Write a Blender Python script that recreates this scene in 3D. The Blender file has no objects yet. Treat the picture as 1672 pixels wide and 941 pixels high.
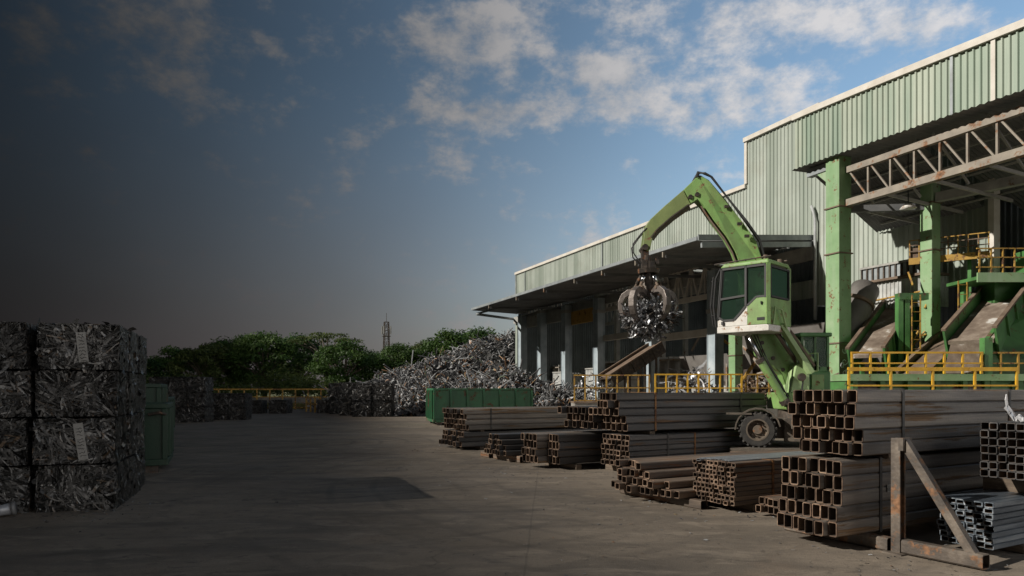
import bpy, bmesh, math, random
from mathutils import Vector, Matrix, noise
R = random.Random(7)
rad = math.radians
C = bpy.context.scene.collection
F, CX, HY, H = 1150.0, 836.0, 637.0, 1.7      # lens in photo pixels, principal column, horizon row, eye height
def W(px, py, Y): return Vector(((px-CX)/F*Y, Y, H+(HY-py)/F*Y))
def G(px, Y, z=0.0): return Vector(((px-CX)/F*Y, Y, z))

# ------------------------------------------------------------------ helpers
WM = {}
def tag(o, label=None, cat=None, group=None, kind=None):
    if label: o['label'] = label
    if cat: o['category'] = cat
    if group: o['group'] = group
    if kind: o['kind'] = kind
    return o
def thing(name, label, cat, loc=(0,0,0), rz=0.0, group=None):
    o = bpy.data.objects.new(name, None); C.objects.link(o)
    o.empty_display_size = .2
    o.location = loc; o.rotation_euler = (0,0,rz)
    WM[o.name] = Matrix.Translation(Vector(loc)) @ Matrix.Rotation(rz, 4, 'Z')
    return tag(o, label, cat, group)
def copy_tree(o, parent=None):
    c = o.copy(); C.objects.link(c)
    if parent: c.parent = parent
    for ch in list(o.children): copy_tree(ch, c)
    return c

class MB:
    def __init__(s): s.v=[]; s.f=[]; s.m=[]
    def poly(s, pts, m=0):
        n=len(s.v); s.v += [tuple(p) for p in pts]; s.f.append(tuple(range(n,n+len(pts)))); s.m.append(m)
    def _hex(s, P, m=0):
        n=len(s.v); s.v += [tuple(p) for p in P]
        for q in ((0,3,2,1),(4,5,6,7),(0,1,5,4),(1,2,6,5),(2,3,7,6),(3,0,4,7)):
            s.f.append(tuple(n+i for i in q)); s.m.append(m)
        return s
    def lohi(s, lo, hi, m=0):
        x0,y0,z0=lo; x1,y1,z1=hi
        return s._hex([(x0,y0,z0),(x1,y0,z0),(x1,y1,z0),(x0,y1,z0),(x0,y0,z1),(x1,y0,z1),(x1,y1,z1),(x0,y1,z1)], m)
    def box(s, c, d, rz=0, m=0, rot=None):
        M = rot if rot else Matrix.Rotation(rz,3,'Z'); c=Vector(c); a,b,e=d[0]/2,d[1]/2,d[2]/2
        return s._hex([c+M@Vector(p) for p in ((-a,-b,-e),(a,-b,-e),(a,b,-e),(-a,b,-e),(-a,-b,e),(a,-b,e),(a,b,e),(-a,b,e))], m)
    def bar(s, p, q, w, h=None, up=(0,0,1), m=0):
        p=Vector(p); q=Vector(q); h=h or w; t=(q-p)
        if t.length<1e-6: return s
        t.normalize(); u=Vector(up)
        if abs(t.dot(u))>.98: u=Vector((1,0,0)) if abs(t.x)<.9 else Vector((0,1,0))
        a=t.cross(u).normalized(); b=a.cross(t).normalized(); a*=w/2; b*=h/2
        return s._hex([p-a-b,p+a-b,p+a+b,p-a+b,q-a-b,q+a-b,q+a+b,q-a+b], m)
    def tube(s, pts, r, n=8, m=0, cap=True):
        pts=[Vector(p) for p in pts]; k=len(pts); rr = r if isinstance(r,(list,tuple)) else [r]*k
        base=len(s.v); ref=None
        for i,p in enumerate(pts):
            t=((pts[min(i+1,k-1)]-pts[max(i-1,0)])).normalized()
            if ref is None:
                ref=Vector((0,0,1)) if abs(t.z)<.9 else Vector((1,0,0))
            a=t.cross(ref)
            if a.length<1e-4: a=t.cross(Vector((0,1,.3)))
            a.normalize(); b=a.cross(t).normalized(); ref=b
            for j in range(n):
                an=2*math.pi*j/n; s.v.append(tuple(p+(a*math.cos(an)+b*math.sin(an))*rr[i]))
        for i in range(k-1):
            for j in range(n):
                s.f.append((base+i*n+j, base+i*n+(j+1)%n, base+(i+1)*n+(j+1)%n, base+(i+1)*n+j)); s.m.append(m)
        if cap:
            s.f.append(tuple(base+j for j in reversed(range(n)))); s.m.append(m)
            s.f.append(tuple(base+(k-1)*n+j for j in range(n))); s.m.append(m)
        return s
    def prism(s, pts, vec, m=0):
        pts=[Vector(p) for p in pts]; vec=Vector(vec); n=len(s.v); k=len(pts)
        s.v += [tuple(p) for p in pts]+[tuple(p+vec) for p in pts]
        s.f.append(tuple(range(n,n+k))); s.m.append(m)
        s.f.append(tuple(reversed(range(n+k,n+2*k)))); s.m.append(m)
        for i in range(k):
            j=(i+1)%k; s.f.append((n+i,n+k+i,n+k+j,n+j)); s.m.append(m)
        return s
    def ribbon(s, p, t, nrm, L, w, k, curl, rnd, m=0):
        p=Vector(p); t=Vector(t).normalized(); nrm=Vector(nrm).normalized()
        st=L/k; prev=None
        for i in range(k+1):
            side=t.cross(nrm)
            if side.length<1e-4: side=Vector((1,0,0))
            side.normalize()
            n=len(s.v); ww=w*(.6+.8*rnd.random())*.5
            s.v += [tuple(p-side*ww), tuple(p+side*ww)]
            if i: s.f.append((n-2,n-1,n+1,n)); s.m.append(m)
            p=p+t*st
            t=(t+Vector((rnd.uniform(-1,1),rnd.uniform(-1,1),rnd.uniform(-1,1)))*curl).normalized()
            nrm=(nrm+Vector((rnd.uniform(-1,1),rnd.uniform(-1,1),rnd.uniform(-1,1)))*curl*.8).normalized()
        return s
    def mesh(s, name, mats, smooth=False, recalc=True, inv=None):
        me=bpy.data.meshes.new(name)
        vs=[tuple(inv@Vector(v)) for v in s.v] if inv else s.v
        me.from_pydata(vs, [], s.f)
        for mt in (mats if isinstance(mats,(list,tuple)) else [mats]): me.materials.append(mt)
        if any(s.m): me.polygons.foreach_set('material_index', s.m)
        if recalc:
            bm=bmesh.new(); bm.from_mesh(me); bmesh.ops.recalc_face_normals(bm, faces=bm.faces); bm.to_mesh(me); bm.free()
        if smooth: me.polygons.foreach_set('use_smooth',[True]*len(me.polygons))
        me.update(); return me
    def build(s, name, mats, parent=None, world=False, smooth=False, recalc=True, bev=0, label=None, loc=None):
        inv=None
        if parent is not None and world:
            r=parent
            while r.parent: r=r.parent
            inv=WM[r.name].inverted()
        o=bpy.data.objects.new(name, s.mesh(name, mats, smooth, recalc, inv)); C.objects.link(o)
        if parent is not None: o.parent=parent
        if loc is not None: o.location=loc
        if bev:
            b=o.modifiers.new('edge','BEVEL'); b.width=bev; b.segments=2; b.limit_method='ANGLE'
        if label: o['label']=label
        return o

# ------------------------------------------------------------------ materials
def nd(nt, t, **kw):
    n=nt.nodes.new(t)
    for k,v in kw.items():
        if k.startswith('i_'):
            n.inputs[k[2:].replace('_',' ')].default_value=v
        else: setattr(n,k,v)
    return n
def ramp(nt, stops, interp='LINEAR'):
    n=nt.nodes.new('ShaderNodeValToRGB'); cr=n.color_ramp; cr.interpolation=interp
    while len(cr.elements)>1: cr.elements.remove(cr.elements[-1])
    for k,(p,c) in enumerate(stops):
        if k==0: e=cr.elements[0]; e.position=p
        else: e=cr.elements.new(p)
        e.color=(*c,1) if len(c)==3 else c
    return n
def mat(name, stops, scale=3.0, detail=6.0, stretch=(1,1,1), rough=.6, metal=0.0, bump=0.0, bscale=30.0, rust=None, rand=0.0, spec=.5, voro=None, trans=0.0, streak=None, dirt=None):
    m=bpy.data.materials.new(name); m.use_nodes=True; nt=m.node_tree; L=nt.links
    b=nt.nodes['Principled BSDF']; b.inputs['Metallic'].default_value=metal; b.inputs['Specular IOR Level'].default_value=spec
    tc=nd(nt,'ShaderNodeTexCoord'); oi=nd(nt,'ShaderNodeObjectInfo')
    mul=nd(nt,'ShaderNodeMath',operation='MULTIPLY'); mul.inputs[1].default_value=37.0; L.new(oi.outputs['Random'],mul.inputs[0])
    add=nd(nt,'ShaderNodeVectorMath',operation='ADD'); L.new(tc.outputs['Object'],add.inputs[0]); L.new(mul.outputs[0],add.inputs[1])
    mp=nd(nt,'ShaderNodeMapping'); mp.inputs['Scale'].default_value=stretch; L.new(add.outputs[0],mp.inputs[0])
    if voro=='island':
        gi=nd(nt,'ShaderNodeNewGeometry'); nz=nd(nt,'ShaderNodeTexNoise',i_Scale=scale,i_Detail=4.0); L.new(mp.outputs[0],nz.inputs['Vector'])
        mm=nd(nt,'ShaderNodeMath',operation='MULTIPLY_ADD'); L.new(nz.outputs['Fac'],mm.inputs[0]); mm.inputs[1].default_value=.5; L.new(gi.outputs['Random Per Island'],mm.inputs[2])
        ms_=nd(nt,'ShaderNodeMath',operation='SUBTRACT'); L.new(mm.outputs[0],ms_.inputs[0]); ms_.inputs[1].default_value=.25; src=ms_.outputs[0]
    elif voro:
        vo=nd(nt,'ShaderNodeTexVoronoi'); vo.inputs['Scale'].default_value=voro; L.new(mp.outputs[0],vo.inputs['Vector'])
        sp=nd(nt,'ShaderNodeSeparateColor'); L.new(vo.outputs['Color'],sp.inputs[0]); src=sp.outputs[0]
    else:
        nz=nd(nt,'ShaderNodeTexNoise',i_Scale=scale,i_Detail=detail,i_Roughness=.62); L.new(mp.outputs[0],nz.inputs['Vector']); src=nz.outputs['Fac']
    cr=ramp(nt,stops); L.new(src,cr.inputs[0]); col=cr.outputs[0]
    rv=None
    def over(fac, c, col):
        mx=nd(nt,'ShaderNodeMix',data_type='RGBA'); L.new(fac,mx.inputs[0]); L.new(col,mx.inputs[6])
        if isinstance(c,tuple): mx.inputs[7].default_value=(*c,1)
        else: L.new(c,mx.inputs[7])
        return mx.outputs[2]
    if dirt:
        thr,c,sc,amt=dirt
        n3=nd(nt,'ShaderNodeTexNoise',i_Scale=sc,i_Detail=5.0,i_Roughness=.6); L.new(add.outputs[0],n3.inputs['Vector'])
        r3=ramp(nt,[(thr,(0,0,0)),(thr+.25,(amt,)*3)]); L.new(n3.outputs['Fac'],r3.inputs[0]); col=over(r3.outputs[0],c,col)
    if streak:
        c,sx,sz,thr,amt=streak
        ms=nd(nt,'ShaderNodeMapping'); ms.inputs['Scale'].default_value=(sx,sx,sz); L.new(add.outputs[0],ms.inputs[0])
        n4=nd(nt,'ShaderNodeTexNoise',i_Scale=1.0,i_Detail=5.0,i_Roughness=.6); L.new(ms.outputs[0],n4.inputs['Vector'])
        r4=ramp(nt,[(thr,(0,0,0)),(thr+.2,(amt,)*3)]); L.new(n4.outputs['Fac'],r4.inputs[0]); col=over(r4.outputs[0],c,col)
    if rust:
        thr,c,sc=rust
        n2=nd(nt,'ShaderNodeTexNoise',i_Scale=sc,i_Detail=8.0,i_Roughness=.7); L.new(mp.outputs[0],n2.inputs['Vector'])
        r2=ramp(nt,[(thr,(0,0,0)),(thr+.05,(1,1,1))]); L.new(n2.outputs['Fac'],r2.inputs[0]); rv=r2.outputs[0]
        n5=nd(nt,'ShaderNodeTexNoise',i_Scale=sc*5,i_Detail=3.0); L.new(mp.outputs[0],n5.inputs['Vector'])
        r5=ramp(nt,[(.3,tuple(x*.45 for x in c)),(.7,tuple(min(1,x*1.4) for x in c))]); L.new(n5.outputs['Fac'],r5.inputs[0])
        col=over(rv,r5.outputs[0],col)
    if rand:
        hs=nd(nt,'ShaderNodeHueSaturation'); mr=nd(nt,'ShaderNodeMapRange'); mr.inputs[3].default_value=1-rand; mr.inputs[4].default_value=1+rand
        L.new(oi.outputs['Random'],mr.inputs[0]); L.new(mr.outputs[0],hs.inputs['Value']); L.new(col,hs.inputs['Color']); col=hs.outputs[0]
    L.new(col,b.inputs['Base Color'])
    if rv is not None:
        mr=nd(nt,'ShaderNodeMapRange'); mr.inputs[3].default_value=rough; mr.inputs[4].default_value=.9; L.new(rv,mr.inputs[0]); L.new(mr.outputs[0],b.inputs['Roughness'])
        if metal:
            mr=nd(nt,'ShaderNodeMapRange'); mr.inputs[3].default_value=metal; mr.inputs[4].default_value=0; L.new(rv,mr.inputs[0]); L.new(mr.outputs[0],b.inputs['Metallic'])
    else: b.inputs['Roughness'].default_value=rough
    if bump:
        nb=nd(nt,'ShaderNodeTexNoise',i_Scale=bscale,i_Detail=4.0); L.new(add.outputs[0],nb.inputs['Vector'])
        bp=nd(nt,'ShaderNodeBump',i_Strength=bump,i_Distance=.02); L.new(nb.outputs['Fac'],bp.inputs['Height']); L.new(bp.outputs[0],b.inputs['Normal'])
    if trans:
        tr=nd(nt,'ShaderNodeBsdfTranslucent'); L.new(col,tr.inputs[0]); ms=nd(nt,'ShaderNodeMixShader',i_Fac=trans)
        L.new(b.outputs[0],ms.inputs[1]); L.new(tr.outputs[0],ms.inputs[2]); L.new(ms.outputs[0],nt.nodes['Material Output'].inputs[0])
    return m
RUST=(.17,.075,.033)
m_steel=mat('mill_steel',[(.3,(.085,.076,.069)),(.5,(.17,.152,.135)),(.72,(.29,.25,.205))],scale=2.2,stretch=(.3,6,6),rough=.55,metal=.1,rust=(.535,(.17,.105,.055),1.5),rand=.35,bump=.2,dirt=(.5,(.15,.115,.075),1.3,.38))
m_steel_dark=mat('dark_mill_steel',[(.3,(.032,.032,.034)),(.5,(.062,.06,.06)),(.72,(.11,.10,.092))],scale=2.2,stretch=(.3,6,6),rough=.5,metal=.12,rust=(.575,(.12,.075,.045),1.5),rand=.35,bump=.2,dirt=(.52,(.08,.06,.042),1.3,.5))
m_steel_rusty=mat('rusty_steel',[(.3,(.08,.064,.052)),(.52,(.16,.12,.09)),(.75,(.26,.185,.125))],scale=2.5,stretch=(.4,5,5),rough=.6,metal=.1,rust=(.55,(.2,.095,.045),2.2),rand=.25,bump=.2)
m_rust_end=mat('rusted_cut_end',[(.3,(.05,.032,.024)),(.5,(.14,.09,.06)),(.72,(.30,.215,.15))],scale=9,rough=.9,rand=.6)
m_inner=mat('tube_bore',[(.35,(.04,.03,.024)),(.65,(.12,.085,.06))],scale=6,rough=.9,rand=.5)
m_blue=mat('blue_galvanised',[(.3,(.06,.075,.095)),(.5,(.12,.145,.175)),(.72,(.24,.27,.3))],scale=3,stretch=(.4,4,4),rough=.38,metal=.5,rust=(.68,(.2,.1,.05),2.5),rand=.2,bump=.15)
m_blue_end=mat('blue_cut_end',[(.35,(.04,.05,.062)),(.5,(.12,.145,.17)),(.7,(.42,.45,.48))],scale=18,rough=.5,metal=.3,rand=.3)
m_zinc=mat('pale_zinc',[(.3,(.2,.22,.24)),(.6,(.4,.42,.44))],scale=4,stretch=(.4,4,4),rough=.4,metal=.5,rand=.15)
m_strap=mat('strap_steel',[(.3,(.03,.03,.032)),(.6,(.07,.066,.06))],scale=8,rough=.55,metal=.3,rust=(.62,RUST,4))
m_strap_or=mat('orange_strap',[(.3,(.12,.055,.02)),(.6,(.3,.14,.04))],scale=9,rough=.7,rust=(.5,(.13,.06,.03),7))
m_timber=mat('old_timber',[(.3,(.06,.045,.033)),(.5,(.12,.09,.065)),(.7,(.2,.155,.11))],scale=3,stretch=(.6,7,7),rough=.9,bump=.4,rand=.2)
m_frame=mat('worn_frame_steel',[(.3,(.05,.042,.036)),(.5,(.105,.085,.068)),(.68,(.21,.175,.14))],scale=3.2,rough=.6,metal=.1,rust=(.55,(.2,.105,.055),4),bump=.3)
SG=(.02,.02,.022)
m_scrap=mat('scrap_metal',[(.0,(.03,.03,.032)),(.35,(.10,.10,.102)),(.6,(.18,.18,.18)),(.8,(.37,.38,.39)),(.88,(.4,.4,.4)),(.9,(.27,.15,.08)),(.97,(.2,.11,.06)),(.98,(.35,.17,.06)),(1,(.12,.16,.1))],voro='island',scale=3,rough=.55,metal=.2,bump=.35,bscale=14)
m_scrap_fine=mat('scrap_metal_pale',[(.0,(.06,.06,.062)),(.35,(.2,.2,.205)),(.7,(.42,.43,.45)),(.9,(.7,.71,.73)),(1,(.22,.13,.08))],voro='island',scale=6,rough=.42,metal=.35,bump=.3,bscale=20)
m_bale=mat('pressed_scrap',[(.0,(.014,.014,.013)),(.3,(.034,.033,.031)),(.65,(.072,.07,.067)),(.92,(.17,.168,.162)),(1,(.08,.055,.035))],voro='island',scale=7,rough=.42,metal=.45,bump=.4,bscale=22,rand=.2)
m_bale_core=mat('scrap_core',[(.3,(.012,.012,.012)),(.7,(.05,.048,.045))],scale=9,rough=.8,bump=.5)
m_tagpaper=mat('tag_card',[(.3,(.2,.195,.18)),(.7,(.33,.32,.3))],scale=7,rough=.85)
m_ink=mat('ink',[(.3,(.02,.02,.02)),(.7,(.05,.05,.05))],rough=.8)
m_green=mat('machine_green',[(.3,(.165,.315,.09)),(.6,(.23,.385,.125)),(.8,(.31,.44,.19))],scale=1.6,rough=.42,rust=(.575,(.2,.105,.05),4.5),dirt=(.45,(.12,.125,.05),1.8,.6),bump=.1,streak=((.13,.15,.06),5,.8,.52,.5))
m_green_dull=mat('dull_stick_green',[(.3,(.13,.17,.06)),(.6,(.19,.24,.085)),(.8,(.25,.28,.12))],scale=1.8,rough=.5,rust=(.58,(.18,.1,.05),2.4),bump=.1)
m_green_pale=mat('pale_link_green',[(.3,(.26,.4,.16)),(.6,(.36,.5,.24)),(.8,(.44,.53,.3))],scale=2,rough=.5,rust=(.63,(.2,.1,.05),4),bump=.1)
m_col_green=mat('column_green',[(.3,(.16,.28,.13)),(.55,(.22,.36,.18)),(.8,(.32,.43,.26))],scale=.9,rough=.55,rust=(.585,(.2,.105,.05),4.0),streak=((.38,.45,.33),1.4,.15,.5,.5),bump=.08)
m_plant_green=mat('plant_green',[(.3,(.045,.13,.04)),(.55,(.08,.225,.065)),(.8,(.13,.30,.10))],scale=.9,rough=.5,rust=(.59,(.12,.07,.04),1.5),dirt=(.45,(.03,.05,.025),.8,.6),bump=.12)
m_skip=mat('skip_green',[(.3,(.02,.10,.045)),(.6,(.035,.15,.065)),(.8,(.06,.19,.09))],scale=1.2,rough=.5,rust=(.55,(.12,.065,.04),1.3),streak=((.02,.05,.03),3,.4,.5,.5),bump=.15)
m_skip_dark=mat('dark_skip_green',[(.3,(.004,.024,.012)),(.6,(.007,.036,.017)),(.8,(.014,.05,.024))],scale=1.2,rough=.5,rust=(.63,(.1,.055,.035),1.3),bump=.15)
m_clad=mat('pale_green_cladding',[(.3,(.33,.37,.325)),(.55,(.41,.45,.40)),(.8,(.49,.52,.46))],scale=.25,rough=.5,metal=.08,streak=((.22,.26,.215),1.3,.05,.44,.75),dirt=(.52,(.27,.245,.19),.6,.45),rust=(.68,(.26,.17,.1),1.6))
m_clad_g=mat('green_cladding',[(.3,(.30,.345,.28)),(.55,(.365,.41,.335)),(.8,(.44,.475,.395))],scale=.3,rough=.48,metal=.08,streak=((.17,.25,.19),1.3,.05,.44,.7),dirt=(.54,(.25,.24,.18),.6,.4),rust=(.68,(.26,.17,.1),1.6))
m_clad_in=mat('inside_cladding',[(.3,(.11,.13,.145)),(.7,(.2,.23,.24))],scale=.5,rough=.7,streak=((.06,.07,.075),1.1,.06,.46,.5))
m_cap=mat('cream_flashing',[(.3,(.5,.46,.4)),(.7,(.66,.63,.57))],scale=1.5,rough=.6,rust=(.64,(.42,.27,.15),.8))
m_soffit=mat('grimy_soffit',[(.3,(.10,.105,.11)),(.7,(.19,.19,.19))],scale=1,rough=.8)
m_blue_col=mat('blue_grey_column',[(.3,(.25,.30,.33)),(.55,(.38,.44,.47)),(.8,(.52,.57,.59))],scale=.9,rough=.55,rust=(.7,(.2,.11,.06),2.5),streak=((.09,.12,.13),2,.12,.5,.55))
m_beam=mat('grey_beam',[(.3,(.24,.24,.225)),(.7,(.42,.41,.38))],scale=1.4,rough=.65,rust=(.63,(.17,.1,.06),1.5))
m_truss=mat('cream_truss',[(.3,(.19,.165,.135)),(.7,(.32,.28,.225))],scale=2,rough=.65,rust=(.54,(.25,.13,.07),1.6))
m_orange=mat('ochre_beam',[(.3,(.42,.22,.04)),(.7,(.62,.36,.08))],scale=1.5,rough=.6,rust=(.6,RUST,2))
m_gutter=mat('grey_gutter',[(.3,(.2,.225,.235)),(.7,(.36,.39,.4))],scale=1.2,rough=.5,metal=.2,dirt=(.5,(.15,.14,.12),2,.4))
m_yel=mat('safety_yellow',[(.3,(.5,.26,.015)),(.6,(.68,.4,.03)),(.8,(.74,.47,.06))],scale=2.5,rough=.5,rust=(.62,(.18,.085,.04),4),bump=.1)
m_yel_old=mat('worn_yellow',[(.3,(.3,.17,.03)),(.6,(.45,.27,.05)),(.8,(.5,.33,.09))],scale=2.5,rough=.6,rust=(.52,(.15,.075,.04),4))
m_tyre=mat('tyre_rubber',[(.3,(.02,.019,.018)),(.6,(.045,.042,.038)),(.8,(.11,.09,.07))],scale=6,rough=.9,bump=.3)
m_rim=mat('muddy_rim',[(.3,(.07,.055,.042)),(.7,(.17,.135,.1))],scale=6,rough=.8,rust=(.6,RUST,6))
m_mud=mat('muddy_chassis',[(.3,(.06,.05,.04)),(.6,(.12,.1,.078)),(.8,(.2,.165,.125))],scale=4,rough=.9,bump=.4,rust=(.6,RUST,5))
m_black=mat('black_rubber',[(.3,(.012,.012,.012)),(.7,(.03,.03,.03))],rough=.55)
m_grime=mat('grimy_iron',[(.3,(.03,.025,.022)),(.55,(.08,.065,.052)),(.75,(.16,.125,.1))],scale=7,rough=.55,metal=.35,rust=(.58,RUST,6),bump=.2)
m_tine=mat('worn_tine_steel',[(.3,(.09,.075,.065)),(.55,(.18,.155,.14)),(.75,(.3,.27,.245))],scale=5,rough=.42,metal=.5,rust=(.6,(.17,.085,.045),5),bump=.15)
m_chrome=mat('chrome_rod',[(.3,(.5,.5,.5)),(.7,(.7,.7,.7))],rough=.18,metal=1)
m_sill=mat('chipped_white',[(.3,(.5,.48,.44)),(.6,(.68,.66,.61))],scale=4,rough=.5,rust=(.56,(.3,.17,.09),7))
m_belt=mat('dusty_belt',[(.3,(.11,.08,.06)),(.5,(.2,.155,.12)),(.6,(.28,.23,.185)),(.66,(.55,.53,.5))],scale=1.6,rough=.9,bump=.3,bscale=12)
m_brown=mat('brown_plate',[(.3,(.10,.07,.05)),(.7,(.22,.16,.115))],scale=2,rough=.8,rust=(.6,RUST,3))
m_duct=mat('grey_duct',[(.3,(.13,.12,.11)),(.7,(.22,.205,.19))],scale=1.2,rough=.55,metal=.2)
m_bark=mat('bark',[(.3,(.05,.038,.028)),(.7,(.12,.095,.07))],scale=5,rough=.95,bump=.4)
def leafm(n,a,b,c): return mat(n,[(.3,a),(.5,b),(.7,c)],scale=.55,detail=3,rough=.6,trans=.3,rand=.12,spec=.25)
m_leaf=leafm('leaf_green',(.022,.05,.011),(.043,.088,.017),(.085,.14,.03))
m_leaf2=leafm('leaf_dark',(.017,.042,.013),(.029,.066,.018),(.055,.105,.027))
m_leaf3=leafm('leaf_olive',(.034,.05,.014),(.06,.085,.021),(.10,.125,.033))
m_conc=mat('dock_concrete',[(.3,(.16,.15,.135)),(.7,(.3,.285,.26))],scale=2,rough=.9,bump=.3)
m_white=mat('crushed_white',[(.3,(.45,.45,.46)),(.7,(.8,.8,.8))],scale=6,rough=.4,metal=.4)
m_pipe=mat('grey_pipe',[(.3,(.3,.32,.32)),(.7,(.48,.5,.5))],scale=2,rough=.5)
m_pale_sheet=mat('pale_sheet',[(.3,(.35,.36,.35)),(.7,(.55,.56,.54))],scale=1.5,rough=.6,dirt=(.5,(.2,.17,.13),2,.6))
m_skyl=mat('translucent_sheet',[(.3,(.6,.62,.6)),(.7,(.75,.76,.73))],rough=.6,trans=.85)
m_paint=mat('white_spray_paint',[(.3,(.55,.54,.55)),(.7,(.75,.74,.74))],rough=.7)

def glassm():
    m=bpy.data.materials.new('tinted_glass'); m.use_nodes=True; nt=m.node_tree; L=nt.links
    b=nt.nodes['Principled BSDF']; b.inputs['Base Color'].default_value=(.08,.15,.11,1); b.inputs['Roughness'].default_value=.06
    tr=nd(nt,'ShaderNodeBsdfTransparent'); tr.inputs[0].default_value=(.86,.97,.9,1)
    fr=nd(nt,'ShaderNodeLayerWeight'); fr.inputs[0].default_value=.35
    mr=nd(nt,'ShaderNodeMapRange'); mr.inputs[3].default_value=.14; mr.inputs[4].default_value=.9; L.new(fr.outputs['Fresnel'],mr.inputs[0])
    ms=nd(nt,'ShaderNodeMixShader'); L.new(mr.outputs[0],ms.inputs[0]); L.new(tr.outputs[0],ms.inputs[1]); L.new(b.outputs[0],ms.inputs[2])
    L.new(ms.outputs[0],nt.nodes['Material Output'].inputs[0]); return m
m_glass=glassm()

# ------------------------------------------------------------------ camera, light, sky
EL, SUNDIR = rad(30), None
SUNDIR = Vector((-math.cos(EL)*.975, -math.cos(EL)*.22, math.sin(EL))).normalized()
cam=bpy.data.cameras.new('camera'); co=bpy.data.objects.new('camera',cam); C.objects.link(co)
co.location=(0,0,H); co.rotation_euler=(rad(90),0,0); cam.sensor_width=36; cam.lens=36*F/1672; cam.shift_y=(HY-470.5)/1672; cam.clip_end=6000; cam.clip_start=.1
bpy.context.scene.camera=co
sun=bpy.data.lights.new('sun','SUN'); so=bpy.data.objects.new('sun',sun); C.objects.link(so)
sun.energy=5.0; sun.angle=rad(.6); sun.color=(1,.94,.85); so.rotation_euler=(-SUNDIR).to_track_quat('-Z','Y').to_euler(); so.location=(-30,0,40)
sc=bpy.context.scene
sc.view_settings.view_transform='Standard'; sc.view_settings.look='None'; sc.view_settings.gamma=1; sc.view_settings.use_curve_mapping=False; sc.view_settings.exposure=0
wd=bpy.data.worlds.new('World'); sc.world=wd; wd.use_nodes=True
def world():
    nt=wd.node_tree; L=nt.links; bg=nt.nodes['Background']; bg.inputs[1].default_value=.15
    def mth(op,a,b=None,c=None,clamp=False):
        n=nd(nt,'ShaderNodeMath',operation=op); n.use_clamp=clamp
        for i,x in enumerate((a,b,c)):
            if x is None: continue
            if isinstance(x,(int,float)): n.inputs[i].default_value=x
            else: L.new(x,n.inputs[i])
        return n.outputs[0]
    sky=nd(nt,'ShaderNodeTexSky',sky_type='NISHITA'); sky.sun_disc=False; sky.sun_elevation=EL; sky.sun_rotation=rad(-103); sky.air_density=1.0; sky.dust_density=1.6; sky.ozone_density=1.6
    tc=nd(nt,'ShaderNodeTexCoord'); sp=nd(nt,'ShaderNodeSeparateXYZ'); L.new(tc.outputs['Generated'],sp.inputs[0])
    x,y,z=sp.outputs
    zz=mth('ADD',mth('MAXIMUM',z,0.0),.12)
    cb=nd(nt,'ShaderNodeCombineXYZ'); L.new(mth('DIVIDE',x,zz),cb.inputs[0]); L.new(mth('DIVIDE',y,zz),cb.inputs[1])
    # broken cumulus layer
    mp=nd(nt,'ShaderNodeMapping'); mp.inputs['Location'].default_value=(3.1,1.7,.4); mp.inputs['Scale'].default_value=(1,1,1.6); L.new(tc.outputs['Generated'],mp.inputs[0])
    n1=nd(nt,'ShaderNodeTexNoise',i_Scale=5.0,i_Detail=10.0,i_Roughness=.62,i_Distortion=.1); L.new(mp.outputs[0],n1.inputs['Vector'])
    n2=nd(nt,'ShaderNodeTexNoise',i_Scale=15.0,i_Detail=8.0,i_Roughness=.62); L.new(mp.outputs[0],n2.inputs['Vector'])
    n4=nd(nt,'ShaderNodeTexNoise',i_Scale=38.0,i_Detail=6.0,i_Roughness=.6); L.new(mp.outputs[0],n4.inputs['Vector'])
    yy=mth('MAXIMUM',y,.05); u=mth('DIVIDE',x,yy); w=mth('DIVIDE',z,yy)
    def blob(u0,w0,su,sw,amp):
        a=mth('DIVIDE',mth('SUBTRACT',u,u0),su); b=mth('DIVIDE',mth('SUBTRACT',w,w0),sw)
        return mth('MULTIPLY',mth('POWER',2.718,mth('MULTIPLY',mth('ADD',mth('MULTIPLY',a,a),mth('MULTIPLY',b,b)),-1.0)),amp)
    cov=blob(-.10,.49,.15,.06,.15)
    for t in ((.13,.44,.13,.055,.22),(-.04,.395,.17,.022,.17),(.40,.53,.12,.04,.18),(.36,.41,.09,.045,.20),(-.5,.51,.25,.06,.15),(.62,.50,.3,.06,.12),(.25,.385,.10,.025,.13),(.12,.54,.2,.03,.10)):
        cov=mth('ADD',cov,blob(*t))
    back=mth('MULTIPLY',mth('LESS_THAN',y,.05),.12)
    dens=mth('ADD',mth('ADD',mth('ADD',mth('MULTIPLY',n1.outputs['Fac'],.55),mth('MULTIPLY',n2.outputs['Fac'],.75)),mth('MULTIPLY_ADD',n4.outputs['Fac'],.25,-.275)),mth('ADD',cov,back))
    cl=nd(nt,'ShaderNodeMapRange',interpolation_type='SMOOTHSTEP'); cl.inputs[1].default_value=.52; cl.inputs[2].default_value=.78; L.new(dens,cl.inputs[0])
    clf=mth('MULTIPLY',cl.outputs[0],.8)
    ccol=ramp(nt,[(.3,(3.3,3.35,3.5)),(.62,(5.4,5.1,4.9))]); L.new(n2.outputs['Fac'],ccol.inputs[0])
    ccm=nd(nt,'ShaderNodeMix',data_type='RGBA'); L.new(clf,ccm.inputs[0])
    g=nd(nt,'ShaderNodeMix',data_type='RGBA',blend_type='MULTIPLY'); g.inputs[0].default_value=1; g.inputs[7].default_value=SKYT; L.new(sky.outputs[0],g.inputs[6])
    L.new(g.outputs[2],ccm.inputs[6]); L.new(ccol.outputs[0],ccm.inputs[7])
    # added darkening over the left half of the sky, grey haze towards the horizon
    xh=mth('ADD',x,mth('MULTIPLY',mth('MINIMUM',y,0.0),.30))
    n3=nd(nt,'ShaderNodeTexNoise',i_Scale=2.5,i_Detail=4.0,i_Roughness=.5); L.new(mp.outputs[0],n3.inputs['Vector'])
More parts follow.
